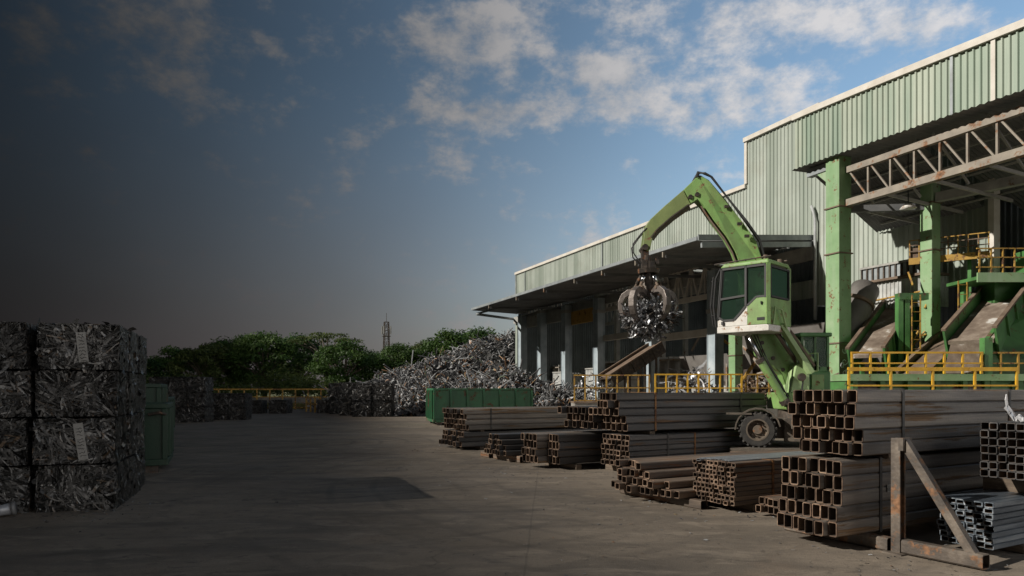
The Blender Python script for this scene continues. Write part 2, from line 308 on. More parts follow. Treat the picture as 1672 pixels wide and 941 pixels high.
    xe=mth('ADD',xh,mth('MULTIPLY',mth('SUBTRACT',n3.outputs['Fac'],.5),.07))
    fr=ramp(nt,[(.0,(.012,)*3),(.10,(.028,)*3),(.20,(.075,)*3),(.32,(.175,)*3),(.44,(.33,)*3),(.56,(.56,)*3),(.68,(.80,)*3),(.82,(1,)*3)],'B_SPLINE')
    mr=nd(nt,'ShaderNodeMapRange'); mr.inputs[1].default_value=-.72; mr.inputs[2].default_value=.62; L.new(xe,mr.inputs[0]); L.new(mr.outputs[0],fr.inputs[0])
    hz_=nd(nt,'ShaderNodeMapRange',interpolation_type='SMOOTHSTEP'); hz_.inputs[1].default_value=.42; hz_.inputs[2].default_value=-.05; L.new(z,hz_.inputs[0])
    hf=mth('MULTIPLY',hz_.outputs[0],mth('MULTIPLY',mth('SUBTRACT',1.12,fr.outputs[0]),1.0),clamp=True)
    hm=nd(nt,'ShaderNodeMix',data_type='RGBA'); L.new(hf,hm.inputs[0]); L.new(ccm.outputs[2],hm.inputs[6]); hm.inputs[7].default_value=(3.5,3.05,3.2,1)
    fm=nd(nt,'ShaderNodeMix',data_type='RGBA',blend_type='MULTIPLY'); fm.inputs[0].default_value=1; L.new(hm.outputs[2],fm.inputs[6]); L.new(fr.outputs[0],fm.inputs[7])
    # unseen sky overhead darkened to cut the fill light on the ground
    ov=nd(nt,'ShaderNodeMapRange',interpolation_type='SMOOTHSTEP'); ov.inputs[1].default_value=.50; ov.inputs[2].default_value=.64; ov.inputs[3].default_value=1; ov.inputs[4].default_value=.13; L.new(mth('ADD',z,mth('MULTIPLY',mth('SUBTRACT',n3.outputs['Fac'],.5),.1)),ov.inputs[0])
    om=nd(nt,'ShaderNodeMix',data_type='RGBA',blend_type='MULTIPLY'); om.inputs[0].default_value=1; L.new(fm.outputs[2],om.inputs[6]); L.new(ov.outputs[0],om.inputs[7])
    dt=mth('ADD',mth('MULTIPLY',x,.80),mth('MULTIPLY',y,-.60))  # added bright patch low behind the viewer, out of view, lighting the shaded steel
    bk=nd(nt,'ShaderNodeMapRange',interpolation_type='SMOOTHSTEP'); bk.inputs[1].default_value=.5; bk.inputs[2].default_value=.85; L.new(dt,bk.inputs[0])
    lo=nd(nt,'ShaderNodeMapRange',interpolation_type='SMOOTHSTEP'); lo.inputs[1].default_value=.45; lo.inputs[2].default_value=.2; L.new(mth('ADD',z,mth('MULTIPLY',mth('SUBTRACT',n2.outputs['Fac'],.5),.5)),lo.inputs[0])
    bm_=nd(nt,'ShaderNodeMix',data_type='RGBA'); L.new(mth('MULTIPLY',bk.outputs[0],lo.outputs[0]),bm_.inputs[0]); L.new(om.outputs[2],bm_.inputs[6]); bm_.inputs[7].default_value=(11,10.2,9.4,1)
    L.new(bm_.outputs[2],bg.inputs[0])
SKYT=(1.25,1.3,1.2,1)
world()

# unseen cloud-shaped sun blocker added to shade the left yard, thinning towards the right
def sun_blocker():
    mb=MB(); cot=1/math.tan(EL); kx=.975*cot; ky=.22*cot; nx,ny=40,26
    def pt(i,j,top):
        y=-120+260*j/ny; xe=-330+(345-.25*y)*i/nx; e=min(1,(nx-i)/6,i/4+.01,j/4+.01,(ny-j)/4+.01); e=max(e,.03)
        z=130+(1 if top else -.5)*18*e**.6+ (5*noise.noise(Vector((xe*.02,y*.02,3 if top else 9))) if 0<i<nx and 0<j<ny else 0)
        return (xe-z*kx,y-z*ky,z)
    for top in (0,1):
        for i in range(nx):
            for j in range(ny):
                mb.poly([pt(i,j,top),pt(i+1,j,top),pt(i+1,j+1,top),pt(i,j+1,top)])
    m=bpy.data.materials.new('shade_blocker'); m.use_nodes=True; nt=m.node_tree; L=nt.links; b=nt.nodes['Principled BSDF']
    b.inputs['Base Color'].default_value=(.3,.31,.33,1); b.inputs['Roughness'].default_value=1
    ge=nd(nt,'ShaderNodeNewGeometry'); dp=nd(nt,'ShaderNodeVectorMath',operation='DOT_PRODUCT'); L.new(ge.outputs['Position'],dp.inputs[0]); dp.inputs[1].default_value=(1,.25,kx+.25*ky)
    mr=nd(nt,'ShaderNodeMapRange'); mr.inputs[1].default_value=-6; mr.inputs[2].default_value=6; L.new(dp.outputs['Value'],mr.inputs[0])
    rp=ramp(nt,[(0,(.0,)*3),(.2,(.03,)*3),(.36,(.10,)*3),(.525,(.13,)*3),(.66,(.40,)*3),(.80,(.86,)*3),(.88,(1,)*3)]); L.new(mr.outputs[0],rp.inputs[0])
    tr=nd(nt,'ShaderNodeBsdfTransparent'); ms=nd(nt,'ShaderNodeMixShader'); L.new(rp.outputs[0],ms.inputs[0]); L.new(b.outputs[0],ms.inputs[1]); L.new(tr.outputs[0],ms.inputs[2]); L.new(ms.outputs[0],nt.nodes['Material Output'].inputs[0])
    tag(mb.build('added_shade_cloud',m),'unseen cloud shape added to block sun from the left of the yard','cloud',kind='structure')
sun_blocker()

# ------------------------------------------------------------------ ground
def ground_mats():
    m=bpy.data.materials.new('yard_surface'); m.use_nodes=True; nt=m.node_tree; L=nt.links; b=nt.nodes['Principled BSDF']
    tc=nd(nt,'ShaderNodeTexCoord'); V=tc.outputs['Object']
    def nz(s,d=6.0,st=(1,1,1),dis=0.0,rot=0):
        mp=nd(nt,'ShaderNodeMapping'); mp.inputs['Scale'].default_value=st; mp.inputs['Rotation'].default_value=(0,0,rot); L.new(V,mp.inputs[0])
        n=nd(nt,'ShaderNodeTexNoise',i_Scale=s,i_Detail=d,i_Roughness=.62,i_Distortion=dis); L.new(mp.outputs[0],n.inputs['Vector']); return n.outputs['Fac']
    c1=ramp(nt,[(.25,(.148,.122,.096)),(.5,(.22,.183,.144)),(.75,(.305,.253,.196))]); L.new(nz(.35,8),c1.inputs[0]); col=c1.outputs[0]
    def over(fac,c,mode='MIX'):
        nonlocal col
        mx=nd(nt,'ShaderNodeMix',data_type='RGBA',blend_type=mode); L.new(fac,mx.inputs[0]); L.new(col,mx.inputs[6])
        mx.inputs[7].default_value=(*c,1); col=mx.outputs[2]
    def msk(src,a,b_,amt):
        r=ramp(nt,[(a,(0,0,0)),(b_,(amt,)*3)]); L.new(src,r.inputs[0]); return r.outputs[0]
    over(msk(nz(.22,5,(1,3.2,1),1.2),.5,.64,.7),(.11,.095,.08))          # long dark drive marks
    over(msk(nz(1.1,7,(1,2.5,1),.6,.3),.54,.64,.5),(.34,.285,.225))       # dry pale dust
    over(msk(nz(3.2,8,(1,1.4,1),1.5),.57,.66,.55),(.085,.073,.062))       # oil and dirt spots
    over(msk(nz(.5,6,(1,1,1),.8),.60,.75,.4),(.25,.165,.105))             # rust wash
    over(msk(nz(26,4),.5,.75,.35),(.11,.095,.08))
    over(msk(nz(.9,8,(1,1.6,1),2.5,1.1),.55,.6,.4),(.15,.125,.1))
    over(msk(nz(7,6,(1,2.2,1),1.0),.6,.68,.4),(.32,.275,.215))
    for (lx,ly,scl) in ((-6,-14,.42),(9,-22,.36),(-3,44,.30)):
        mpw=nd(nt,'ShaderNodeMapping'); mpw.inputs['Location'].default_value=(lx,ly,0); L.new(V,mpw.inputs[0])
        wa=nd(nt,'ShaderNodeTexWave',wave_type='RINGS',rings_direction='Z',i_Scale=scl,i_Distortion=2.2,i_Detail=4.0,i_Detail_Scale=.6); L.new(mpw.outputs[0],wa.inputs['Vector'])
        ml=nd(nt,'ShaderNodeMath',operation='MULTIPLY'); L.new(msk(wa.outputs['Fac'],.86,1.0,.4),ml.inputs[0]); L.new(msk(nz(.17,4,(1,1,1),.5),.46,.6,1),ml.inputs[1]); over(ml.outputs[0],(.075,.066,.057))
    # joints
    w=nd(nt,'ShaderNodeTexBrick'); w.offset=0; w.inputs['Scale'].default_value=1; w.inputs['Mortar Size'].default_value=.012; w.inputs['Brick Width'].default_value=6.2; w.inputs['Row Height'].default_value=5.4
    w.inputs['Color1'].default_value=(0,0,0,1); w.inputs['Color2'].default_value=(0,0,0,1); w.inputs['Mortar'].default_value=(1,1,1,1)
    mp=nd(nt,'ShaderNodeMapping'); mp.inputs['Location'].default_value=(.2,1.2,0); mp.inputs['Rotation'].default_value=(0,0,rad(3)); L.new(V,mp.inputs[0]); 
    wv=nd(nt,'ShaderNodeTexNoise',i_Scale=1.5,i_Detail=3.0); L.new(V,wv.inputs['Vector']); vm=nd(nt,'ShaderNodeVectorMath',operation='MULTIPLY_ADD'); L.new(wv.outputs['Color'],vm.inputs[0]); vm.inputs[1].default_value=(.05,.05,0); L.new(mp.outputs[0],vm.inputs[2]); L.new(vm.outputs[0],w.inputs['Vector'])
    mu=nd(nt,'ShaderNodeMath',operation='MULTIPLY'); L.new(w.outputs['Color'],mu.inputs[0]); mu.inputs[1].default_value=.28; over(mu.outputs[0],(.055,.05,.045))
    # cracks
    vo=nd(nt,'ShaderNodeTexVoronoi',feature='DISTANCE_TO_EDGE'); vo.inputs['Scale'].default_value=.33; 
    vm2=nd(nt,'ShaderNodeVectorMath',operation='MULTIPLY_ADD'); wv2=nd(nt,'ShaderNodeTexNoise',i_Scale=1.2,i_Detail=6.0); L.new(V,wv2.inputs['Vector']); L.new(wv2.outputs['Color'],vm2.inputs[0]); vm2.inputs[1].default_value=(1.2,1.2,0); L.new(V,vm2.inputs[2]); L.new(vm2.outputs[0],vo.inputs['Vector'])
    rc=ramp(nt,[(0,(.6,)*3),(.008,(0,0,0))]); L.new(vo.outputs['Distance'],rc.inputs[0])
    mk=nd(nt,'ShaderNodeMath',operation='MULTIPLY'); L.new(rc.outputs[0],mk.inputs[0]); L.new(msk(nz(.25,3),.52,.6,1),mk.inputs[1]); over(mk.outputs[0],(.03,.028,.025))
    L.new(col,b.inputs['Base Color'])
    rr=ramp(nt,[(.3,(.62,)*3),(.7,(.92,)*3)]); L.new(nz(.6,5),rr.inputs[0]); L.new(rr.outputs[0],b.inputs['Roughness']); b.inputs['Specular IOR Level'].default_value=.35
    ad=nd(nt,'ShaderNodeMath',operation='MULTIPLY_ADD'); L.new(nz(9,6),ad.inputs[0]); ad.inputs[1].default_value=.8; L.new(nz(55,3),ad.inputs[2])
    bp=nd(nt,'ShaderNodeBump',i_Strength=.4,i_Distance=.02); L.new(ad.outputs[0],bp.inputs['Height']); L.new(bp.outputs[0],b.inputs['Normal'])
    return m
mb=MB(); mb.poly([(-70,-40,0),(90,-40,0),(90,66,0),(-70,66,0)]); tag(mb.build('yard_pavement',ground_mats()),'worn grey brown concrete yard floor with stains and joints','yard',kind='structure')
m_field=mat('field',[(.3,(.05,.065,.02)),(.55,(.10,.105,.035)),(.75,(.2,.17,.07))],scale=.5,rough=.95)
mb=MB(); mb.poly([(-2500,-2500,-.02),(2500,-2500,-.02),(2500,3500,-.02),(-2500,3500,-.02)]); tag(mb.build('ground',m_field),'rough grassland stretching beyond the yard to the horizon','ground',kind='structure')

# ------------------------------------------------------------------ bales of pressed scrap
def bale_mesh(seed, sx, sy, sz, n=560, wid=(.015,.045), ln=(.12,.4)):
    r=random.Random(seed); mb=MB()
    # lumpy core
    def face(o,a,b,na,nb,nrm):
        grid=[]
        for i in range(na+1):
            row=[]
            for j in range(nb+1):
                p=o+a*(i/na)+b*(j/nb); bl=.05*math.sin(math.pi*i/na)*math.sin(math.pi*j/nb)
                d=noise.noise(p*7+Vector((seed*3,0,0)))*.035+noise.noise(p*17)*.018-.03
                e=min(i,na-i,j,nb-j)
                d=(-.05 if e==0 else d+bl)
                row.append(p+nrm*d)
            grid.append(row)
        for i in range(na):
            for j in range(nb): mb.poly([grid[i][j],grid[i+1][j],grid[i+1][j+1],grid[i][j+1]],1)
    x,y=sx/2,sy/2
    V=Vector
    faces=[(V((-x,-y,0)),V((sx,0,0)),V((0,0,sz)),V((0,-1,0)),1.0),(V((x,-y,0)),V((0,sy,0)),V((0,0,sz)),V((1,0,0)),1.0),
           (V((-x,y,0)),V((0,-sy,0)),V((0,0,sz)),V((-1,0,0)),.5),(V((x,y,0)),V((-sx,0,0)),V((0,0,sz)),V((0,1,0)),.3),(V((-x,-y,sz)),V((sx,0,0)),V((0,sy,0)),V((0,0,1)),.7),(V((-x,y,0)),V((sx,0,0)),V((0,-sy,0)),V((0,0,-1)),.0)]
    for o,a,b,nr,k in faces:
        face(o,a,b,12,10,nr)
        flow=r.uniform(0,6.28)
        for _ in range(int(n*k)):
            fa,fb=r.uniform(.02,.98),r.uniform(.02,.98)
            p=o+a*fa+b*fb+nr*(r.uniform(-.05,.02)+.05*math.sin(math.pi*fa)*math.sin(math.pi*fb))
            an=flow+noise.noise(p*3.1+V((seed,0,0)))*4.5+r.uniform(-.5,.5)
            t=a.normalized()*math.cos(an)+b.normalized()*math.sin(an)
            L=r.uniform(*ln); 
            tilt=(nr+t.cross(nr)*r.uniform(-1.1,1.1)).normalized()
            n0=len(mb.v)
            mb.ribbon(p-t*L/2,t,tilt,L,r.uniform(*wid),5,.28,r)
            for q in range(n0,len(mb.v)):       # keep the pressed outline
                v=mb.v[q]
                mb.v[q]=(max(-x-.015,min(x+.015,v[0])),max(-y-.06,min(y+.06,v[1])),max(0,min(sz+.01,v[2])))
        for _ in range(int(n*.45*k)):
            p=o+a*r.uniform(.03,.97)+b*r.uniform(.03,.97)+nr*r.uniform(.0,.04); an=flow+noise.noise(p*3.1+V((seed,0,0)))*4.5
            t=a.normalized()*math.cos(an)+b.normalized()*math.sin(an); n0=len(mb.v)
            mb.ribbon(p,t,(nr+t.cross(nr)*r.uniform(-.8,.8)),r.uniform(.2,.6),r.uniform(.01,.026),8,.2,r)
            for q in range(n0,len(mb.v)):
                v=V(mb.v[q]); d=(v-o).dot(nr); v=v-nr*(d-max(-.02,min(.06,d)))
                mb.v[q]=(max(-x-.02,min(x+.02,v.x)),max(-y-.07,min(y+.07,v.y)),max(0,min(sz+.02,v.z)))
        for _ in range(int(18*k)):              # flattened bigger sheets
            p=o+a*r.uniform(.12,.88)+b*r.uniform(.15,.85)+nr*.012
            an=r.uniform(0,6.28); t=a.normalized()*math.cos(an)+b.normalized()*math.sin(an)
            mb.ribbon(p,t,(nr+t.cross(nr)*r.uniform(-.4,.4)),r.uniform(.12,.3),r.uniform(.03,.075),4,.3,r)
    return mb.mesh('bale_mesh',[m_bale,m_bale_core],recalc=False)
BW,BD,BH=.97,.92,.625
near_var=[bale_mesh(i+1,BW,BD,BH) for i in range(5)]
def bale(me,loc,rz,label,group,scale=(1,1,1)):
    o=bpy.data.objects.new('scrap_bale',me); C.objects.link(o); o.location=loc; o.rotation_euler=(0,0,rz); o.scale=scale
    return tag(o,label,'scrap bale',group)
th=rad(20); e1=Vector((math.cos(th),math.sin(th),0)); e2=Vector((-math.sin(th),math.cos(th),0))   # right along the front, away along the side
c0=Vector((-5.69,10.13,0))
rown=['bottom','second lowest','third lowest','top']; k=0
for lev in range(4):
    for (cx,dp,colname) in ((0,0,'front right column'),(1,0,'leftmost front column'),(0,1,'middle of the right flank'),(0,2,'rear of the right flank')):
        j=.035
        p=c0-e1*(BW/2+cx*(BW+.11)+R.uniform(-j,j))+e2*(BD/2+dp*(BD+.03)+R.uniform(-j,j)*1.2)
        p.z=lev*(BH+.038)
        o=bale(near_var[k%5],p,th+R.choice((0,0,0))+R.uniform(-.03,.03),f'dark grey pressed bale, {rown[lev]} one, {colname} of the near stack','bales in the tall near stack',(R.choice((1,-1))*R.uniform(.97,1.0),1,1)); k+=1
        if cx==0 and dp==0 and lev in (1,3):
            o.scale=(1,1,1)
            mb=MB(); ang=-.14 if lev==1 else -.1
            rot=Matrix.Rotation(ang,3,'Y'); cc=Vector((.08 if lev==1 else .04,-BD/2-.075,BH*.5))
            mb.box(cc,(.12,.008,.52 if lev==1 else .42),rot=rot); t=mb.build('paper_tag',m_tagpaper,o)
            mb=MB()
            for q in range(9):
                y0=-.2+q*.048; pts=[cc+rot@Vector((-.035+.012*s+R.uniform(-.01,.01),-.007,y0+R.uniform(-.018,.018))) for s in range(7)]
                mb.tube(pts,.0035,4)
            mb.build('handwriting',m_ink,t)
p=c0+e2*2.62-e1*.72; bale(near_var[2],(p.x,p.y+.2,0),th,'low single scrap bale lying against the rear right foot of the near stack','bales in the tall near stack')
# crumpled tube at the very left corner of the photo
t=thing('crumpled_pipe','pale crumpled metal tube lying before the foot of the near bale stack','scrap piece',(-6.95,9.35,0),.3)
mb=MB(); mb.tube([(-.3,0,.09),(-.1,.02,.1),(.1,-.01,.09),(.26,.03,.11)],[.075,.085,.07,.08],10); mb.build('barrel',m_scrap_fine,t,smooth=True)
mb=MB(); mb.tube([(.26,.03,.11),(.3,.035,.115)],[.095,.09],10); mb.build('flange',m_scrap,t,smooth=True)
far_var=[bale_mesh(20+i,1.0,1.0,1.0,n=260,wid=(.03,.09),ln=(.15,.5)) for i in range(4)]
def wall_of_bales(x0px,Y,bw,bh,cols,rows,desc,group,bd=None,skip=()):
    x0=(x0px-CX)/F*Y
    for r_ in range(rows):
        for c_ in range(cols):
            if (r_,c_) in skip: continue
            rn=['bottom','middle','top'][r_] if rows==3 else (['lower','upper'][r_] if rows==2 else 'single')
            cn='' if cols==1 else (' left' if c_==0 else (' right' if c_==cols-1 else ' centre'))
            bale(R.choice(far_var),(x0+bw*(c_+.5)+R.uniform(-.03,.03),Y+.5*(bd or bw)+R.uniform(-.05,.05),r_*bh),R.uniform(-.03,.03)+R.choice((0,math.pi)),f'{rn}{cn} bale {desc}',group,(bw*.94,(bd or bw)*.95,bh*.97))
wall_of_bales(243,36.9,1.0,.80,3,3,'in the three high distant stack behind the dark skips','bales in the three high distant stack')
wall_of_bales(343,39.9,1.0,.76,2,2,'in the low block right of the three high distant stack','bales in the low distant block')
wall_of_bales(400,50.5,1.2,.98,1,1,'standing before the yellow fence, left one of two','loose bales by the yellow fence')
wall_of_bales(438,50.8,1.35,1.0,1,1,'standing before the yellow fence, right one of two','loose bales by the yellow fence')
wall_of_bales(575,44.4,1.25,1.07,2,2,'in the paler block left of the scrap heap','bales left of the scrap heap')
wall_of_bales(553,46.6,.95,1.1,1,2,'in the narrow stack touching the paler block','bales left of the scrap heap')
wall_of_bales(536,49.5,.9,1.1,1,2,'in the narrow stack second from the left by the heap','bales left of the scrap heap')
wall_of_bales(517,51.5,.95,1.0,1,1,'lowest and leftmost in the row before the scrap heap','bales left of the scrap heap')

# ------------------------------------------------------------------ skips
def skip(label,loc,yaw,L,Wd,Hh,ms,nl=6,nw=5,z0=.16):
    t=thing('waste_skip',label,'skip',loc,yaw)      # local: x along the side, y away, origin at the near left corner
    mb=MB(); th_=.05
    mb.lohi((0,0,z0),(L,Wd,z0+.06)); mb.lohi((0,0,z0+.06),(L,th_,Hh-.1)); mb.lohi((0,Wd-th_,z0+.06),(L,Wd,Hh-.1))
    mb.lohi((0,th_,z0+.06),(th_,Wd-th_,Hh-.1)); mb.lohi((L-th_,th_,z0+.06),(L,Wd-th_,Hh-.1)); mb.build('body',ms,t)
    mb=MB(); a=.06
    mb.lohi((-a,-a,Hh-.1),(L+a,.05,Hh)); mb.lohi((-a,Wd-.05,Hh-.1),(L+a,Wd+a,Hh)); mb.lohi((-a,.05,Hh-.1),(.05,Wd-.05,Hh)); mb.lohi((L-.05,.05,Hh-.1),(L+a,Wd-.05,Hh)); mb.build('top_rail',ms,t,bev=.012)
    mb=MB(); mb.lohi((-a,-a,z0-.01),(L+a,0,z0+.12)); mb.lohi((-a,0,z0-.01),(0,Wd+a,z0+.12)); mb.lohi((L,0,z0-.01),(L+a,Wd+a,z0+.12)); mb.build('bottom_rail',ms,t,bev=.01)
    for i in range(nl+1):
        x=i*L/nl; mb=MB(); mb.lohi((x-.05,-.075,z0+.12),(x+.05,-.001,Hh-.1)); mb.build('rib',ms,t,bev=.01)
    for i in range(1,nw+1):
        y=i*Wd/nw; mb=MB(); mb.lohi((-.075,y-.05,z0+.12),(-.001,y+.05,Hh-.1)); mb.build('rib',ms,t,bev=.01)
        if nw>2: mb=MB(); mb.lohi((L+.001,y-.05,z0+.12),(L+.075,y+.05,Hh-.1)); mb.build('rib',ms,t,bev=.01)
    for x in (.25,L-.25):
        for y in (.15,Wd-.15): mb=MB(); mb.lohi((x-.12,y-.1,0),(x+.12,y+.1,z0-.012)); mb.build('foot',m_grime,t)
    return t
skip('long green open topped skip with rusty panels in front of the scrap heap',(-3.72,33.7,0),rad(14),4.85,2.6,1.78,m_skip,6,6)
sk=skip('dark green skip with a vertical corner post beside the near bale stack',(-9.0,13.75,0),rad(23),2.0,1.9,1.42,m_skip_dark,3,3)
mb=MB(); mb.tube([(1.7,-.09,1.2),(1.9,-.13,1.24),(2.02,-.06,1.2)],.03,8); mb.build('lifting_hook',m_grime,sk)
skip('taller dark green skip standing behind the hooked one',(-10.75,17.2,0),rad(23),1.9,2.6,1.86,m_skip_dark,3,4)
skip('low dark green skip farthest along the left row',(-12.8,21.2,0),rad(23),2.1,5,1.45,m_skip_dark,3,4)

# ------------------------------------------------------------------ steel bundles
YAW=rad(29.7); U=Vector((math.cos(YAW),math.sin(YAW),0)); Vv=Vector((-math.sin(YAW),math.cos(YAW),0))
def tube_mesh(w,h,L,t,ms,chan=False):
    mb=MB()
    if chan:   # C channel lying on its side, open towards +z... drawn as a lipped U
        pr=[(0,0),(w,0),(w,h),(w-.018,h),(w-.018,h-t),(w-t,h-t),(w-t,t),(t,t),(t,h-t),(.018,h-t),(.018,h),(0,h)]
        n=len(pr)
        for i in range(n):
            a,b=pr[i],pr[(i+1)%n]; mb.poly([(0,*a),(L,*a),(L,*b),(0,*b)],0)
        for x in (0,L):
            mb.poly([(x,0,0),(x,w,0),(x,w-t,t),(x,t,t)],1); mb.poly([(x,w,0),(x,w,h),(x,w-t,h),(x,w-t,t)],1); mb.poly([(x,0,0),(x,t,t),(x,t,h),(x,0,h)],1)
        return mb.mesh('channel_mesh',ms)
    c=min(w,h)*.13; ci=c*.6
    o=[(c,0),(w-c,0),(w,c),(w,h-c),(w-c,h),(c,h),(0,h-c),(0,c)]
    i_=[(t+ci,t),(w-t-ci,t),(w-t,t+ci),(w-t,h-t-ci),(w-t-ci,h-t),(t+ci,h-t),(t,h-t-ci),(t,t+ci)]
    d=.012
    for k in range(8):
        a,b=o[k],o[(k+1)%8]; p,q=i_[k],i_[(k+1)%8]
        mb.poly([(d,*a),(L,*a),(L,*b),(d,*b)],0); mb.poly([(0,*a),(d,*a),(d,*b),(0,*b)],1)
        mb.poly([(0,*p),(0,*q),(L,*q),(L,*p)],2)
        mb.poly([(0,*a),(0,*b),(0,*q),(0,*p)],1); mb.poly([(L,*a),(L,*p),(L,*q),(L,*b)],1)
    return mb.mesh('tube_mesh',ms,recalc=False)
def bundle(label,px,py,z0,rows,w,h,L,mt,straps=(),jit=.03,shift=None,anchor='near',Y=None,name='steel_tube_bundle',chan=False,ends=None,yaw=YAW,strapm=None,t=.008,wj=.0):
    Y=Y or (H-z0)*F/(py-HY)
    X=(px-CX)/F*Y
    T=thing(name,label,'steel bundle',(X,Y,z0),yaw,'stacks of steel sections')
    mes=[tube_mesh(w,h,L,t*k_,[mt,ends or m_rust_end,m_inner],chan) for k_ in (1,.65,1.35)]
    nmax=max(rows)
    for r_,n in enumerate(rows):
        for c_ in range(n):
            o=bpy.data.objects.new('channel' if chan else 'tube',R.choice(mes)); C.objects.link(o); o.parent=T
            v=(c_ if anchor=='near' else nmax-n+c_)*(w+.002)+R.uniform(0,wj)
            s=(shift[r_] if shift else 0)
            o.location=(s+R.gauss(0,jit),v,r_*(h+.004)); o.rotation_euler=(0,R.uniform(-.001,.001),R.uniform(-.002,.002))
    hh=len(rows)*(h+.004)
    for d,sm in straps:
        n=rows[0]; wv=n*(w+.002); b=.006
        top=[]
        mb=MB(); sw=.045
        # follow the stepped outline: near side, top, far side
        mb.lohi((d,-b-.004,-.004),(d+sw,-.004,hh if anchor=='near' or rows[-1]==nmax else rows and h))
        mb.lohi((d,-b-.004,-.012),(d+sw,wv+.01,-.004))
        nt_=rows[-1]; 
        va=0 if anchor=='near' else (nmax-nt_)*(w+.002)
        mb.lohi((d,va-b,hh+.003),(d+sw,va+nt_*(w+.002)+b,hh+.009))
        mb.build('strap',sm,T)
    return T,X,Y
SD,SO=m_strap,m_strap_or
B1=bundle('big lower bundle of square steel tubes behind the braced frame',1374,877,.15,[7,7,7,7,7],.107,.156,6.5,m_steel,[(1.0-.35,SD),(2.9,SD)],.035,[-.12,-.07,-.01,.01,.03])
T,bx,by=B1
mb=MB(); mb.lohi((.78,-.016,.42),(.85,-.0115,.5)); lb=mb.build('paper_label',m_tagpaper,T)
mb=MB()
for q in range(5): mb.lohi((.787,-.0185,.43+q*.013),(.843 if q%2 else .83,-.0162,.436+q*.013))
mb.build('print_lines',m_ink,lb)
bundle('big upper bundle of rust streaked tubes on top of the braced stack',1406,745,1.0,[7,7,7,7,7],.113,.137,6.5,m_steel,[(.72,SD),(3.0,SD)],.035,[.0,-.02,-.06,-.1,-.14],Y=7.45)
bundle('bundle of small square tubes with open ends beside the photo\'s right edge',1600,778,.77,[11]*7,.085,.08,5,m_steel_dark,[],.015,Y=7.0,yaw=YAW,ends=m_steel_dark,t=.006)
# shift it so its far corner lies at the measured place
for o in bpy.data.objects:
    if o.get('label','').startswith('bundle of small square tubes'):
        p=Vector((5.05,7.6,.77))-Vv*(11*.087); o.location=p
bundle('low bundle of bluish cut channel sections right of the braced frame',1622,899,.09,[6]*8,.088,.056,5,m_blue,[],.018,name='channel_bundle',ends=m_blue_end,t=.009)
B4=bundle('square bundle of small rusty tubes with pale zinc lengths laid on top',1199,827,.1,[10]*9,.075,.062,4.6,m_steel_rusty,[(.75,SO)],.018)
bundle('flat two layer bundle of rusty tubes between the big stack and its neighbour',1283,844,.05,[5]*2,.09,.1,3.2,m_steel_rusty,[],.02)
bundle('stepped loose pile of rusty tubes on a steel bearer',1108,815,.13,[13,11,8,6],.112,.108,4.2,m_steel_rusty,[],.07,[-.1,-.05,0,.05],anchor='far',wj=.01)
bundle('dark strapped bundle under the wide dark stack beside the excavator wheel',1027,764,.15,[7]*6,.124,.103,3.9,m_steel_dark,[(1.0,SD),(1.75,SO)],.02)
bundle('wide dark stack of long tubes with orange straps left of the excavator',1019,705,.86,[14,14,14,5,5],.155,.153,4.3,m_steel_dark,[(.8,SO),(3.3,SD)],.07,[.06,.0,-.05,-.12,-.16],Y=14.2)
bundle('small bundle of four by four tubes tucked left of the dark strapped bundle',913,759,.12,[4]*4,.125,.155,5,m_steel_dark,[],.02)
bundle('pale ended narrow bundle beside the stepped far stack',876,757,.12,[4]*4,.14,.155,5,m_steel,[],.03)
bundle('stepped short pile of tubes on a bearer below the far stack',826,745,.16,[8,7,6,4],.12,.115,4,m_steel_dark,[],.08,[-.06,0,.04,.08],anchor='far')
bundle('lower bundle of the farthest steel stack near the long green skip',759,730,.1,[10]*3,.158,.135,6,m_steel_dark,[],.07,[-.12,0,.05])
bundle('upper bundle of the farthest steel stack near the long green skip',762,700,.56,[10]*4,.158,.148,6.2,m_steel,[(.75,SD)],.06,[.06,0,0,-.05],Y=19.8)
# pale zinc lengths on the rusty small tube bundle
T,bx,by=B4
zp=thing('zinc_sections','thin pale zinc sections lying on the square rusty bundle','steel sections',tuple(Vector((bx,by,.1+9*.0635+.004))+Vv*.18+U*-.05),YAW,'stacks of steel sections')
mz=tube_mesh(.075,.03,4.4,.004,[m_zinc,m_zinc,m_inner])
for i in range(7):
    o=bpy.data.objects.new('section',mz); C.objects.link(o); o.parent=zp; o.location=(R.uniform(-.05,.3),i*.082,0); o.rotation_euler=(0,0,R.uniform(-.004,.004))
# bearers and sleepers
def bearer(label,p,q,w,h,ms=m_timber,hollow=False):
    p=Vector(p); q=Vector(q); L=(q-p).length; yaw=math.atan2(q.y-p.y,q.x-p.x)
    o=bpy.data.objects.new('bearer',tube_mesh(w,h,L,.012,[ms,m_rust_end,m_inner]) if hollow else None) if hollow else None
    if not hollow:
        mb=MB(); mb.lohi((0,0,0),(L,w,h)); o=mb.build('bearer',ms,bev=.008)
    else: C.objects.link(o)
    o.location=p; o.rotation_euler=(0,0,yaw)
    return tag(o,label,'bearer','bearers under the steel')
def under(px,py,z0,Y,ua,va,vb,zb,h,label,ms=m_timber,w=.12,hollow=False):
    o=Vector(((px-CX)/F*Y,Y,0))+U*ua; a=o+Vv*va; b=o+Vv*vb
    # start at the near end so that its cut end faces the viewer
    return bearer(label,(b.x,b.y,zb),(a.x,a.y,zb),w,h,ms,hollow)
Y1=7.43
under(1374,877,.15,7.43,.75,-.05,1.0,.94,.055,'dark sleeper between the two big tube bundles',m_timber)
under(1374,877,.15,7.43,2.6,.0,.95,0,.148,'grey timber under the middle of the big lower bundle',m_timber)
under(1622,899,.09,7.08,.5,-.05,.6,0,.088,'short timber under the bluish channels',m_timber)
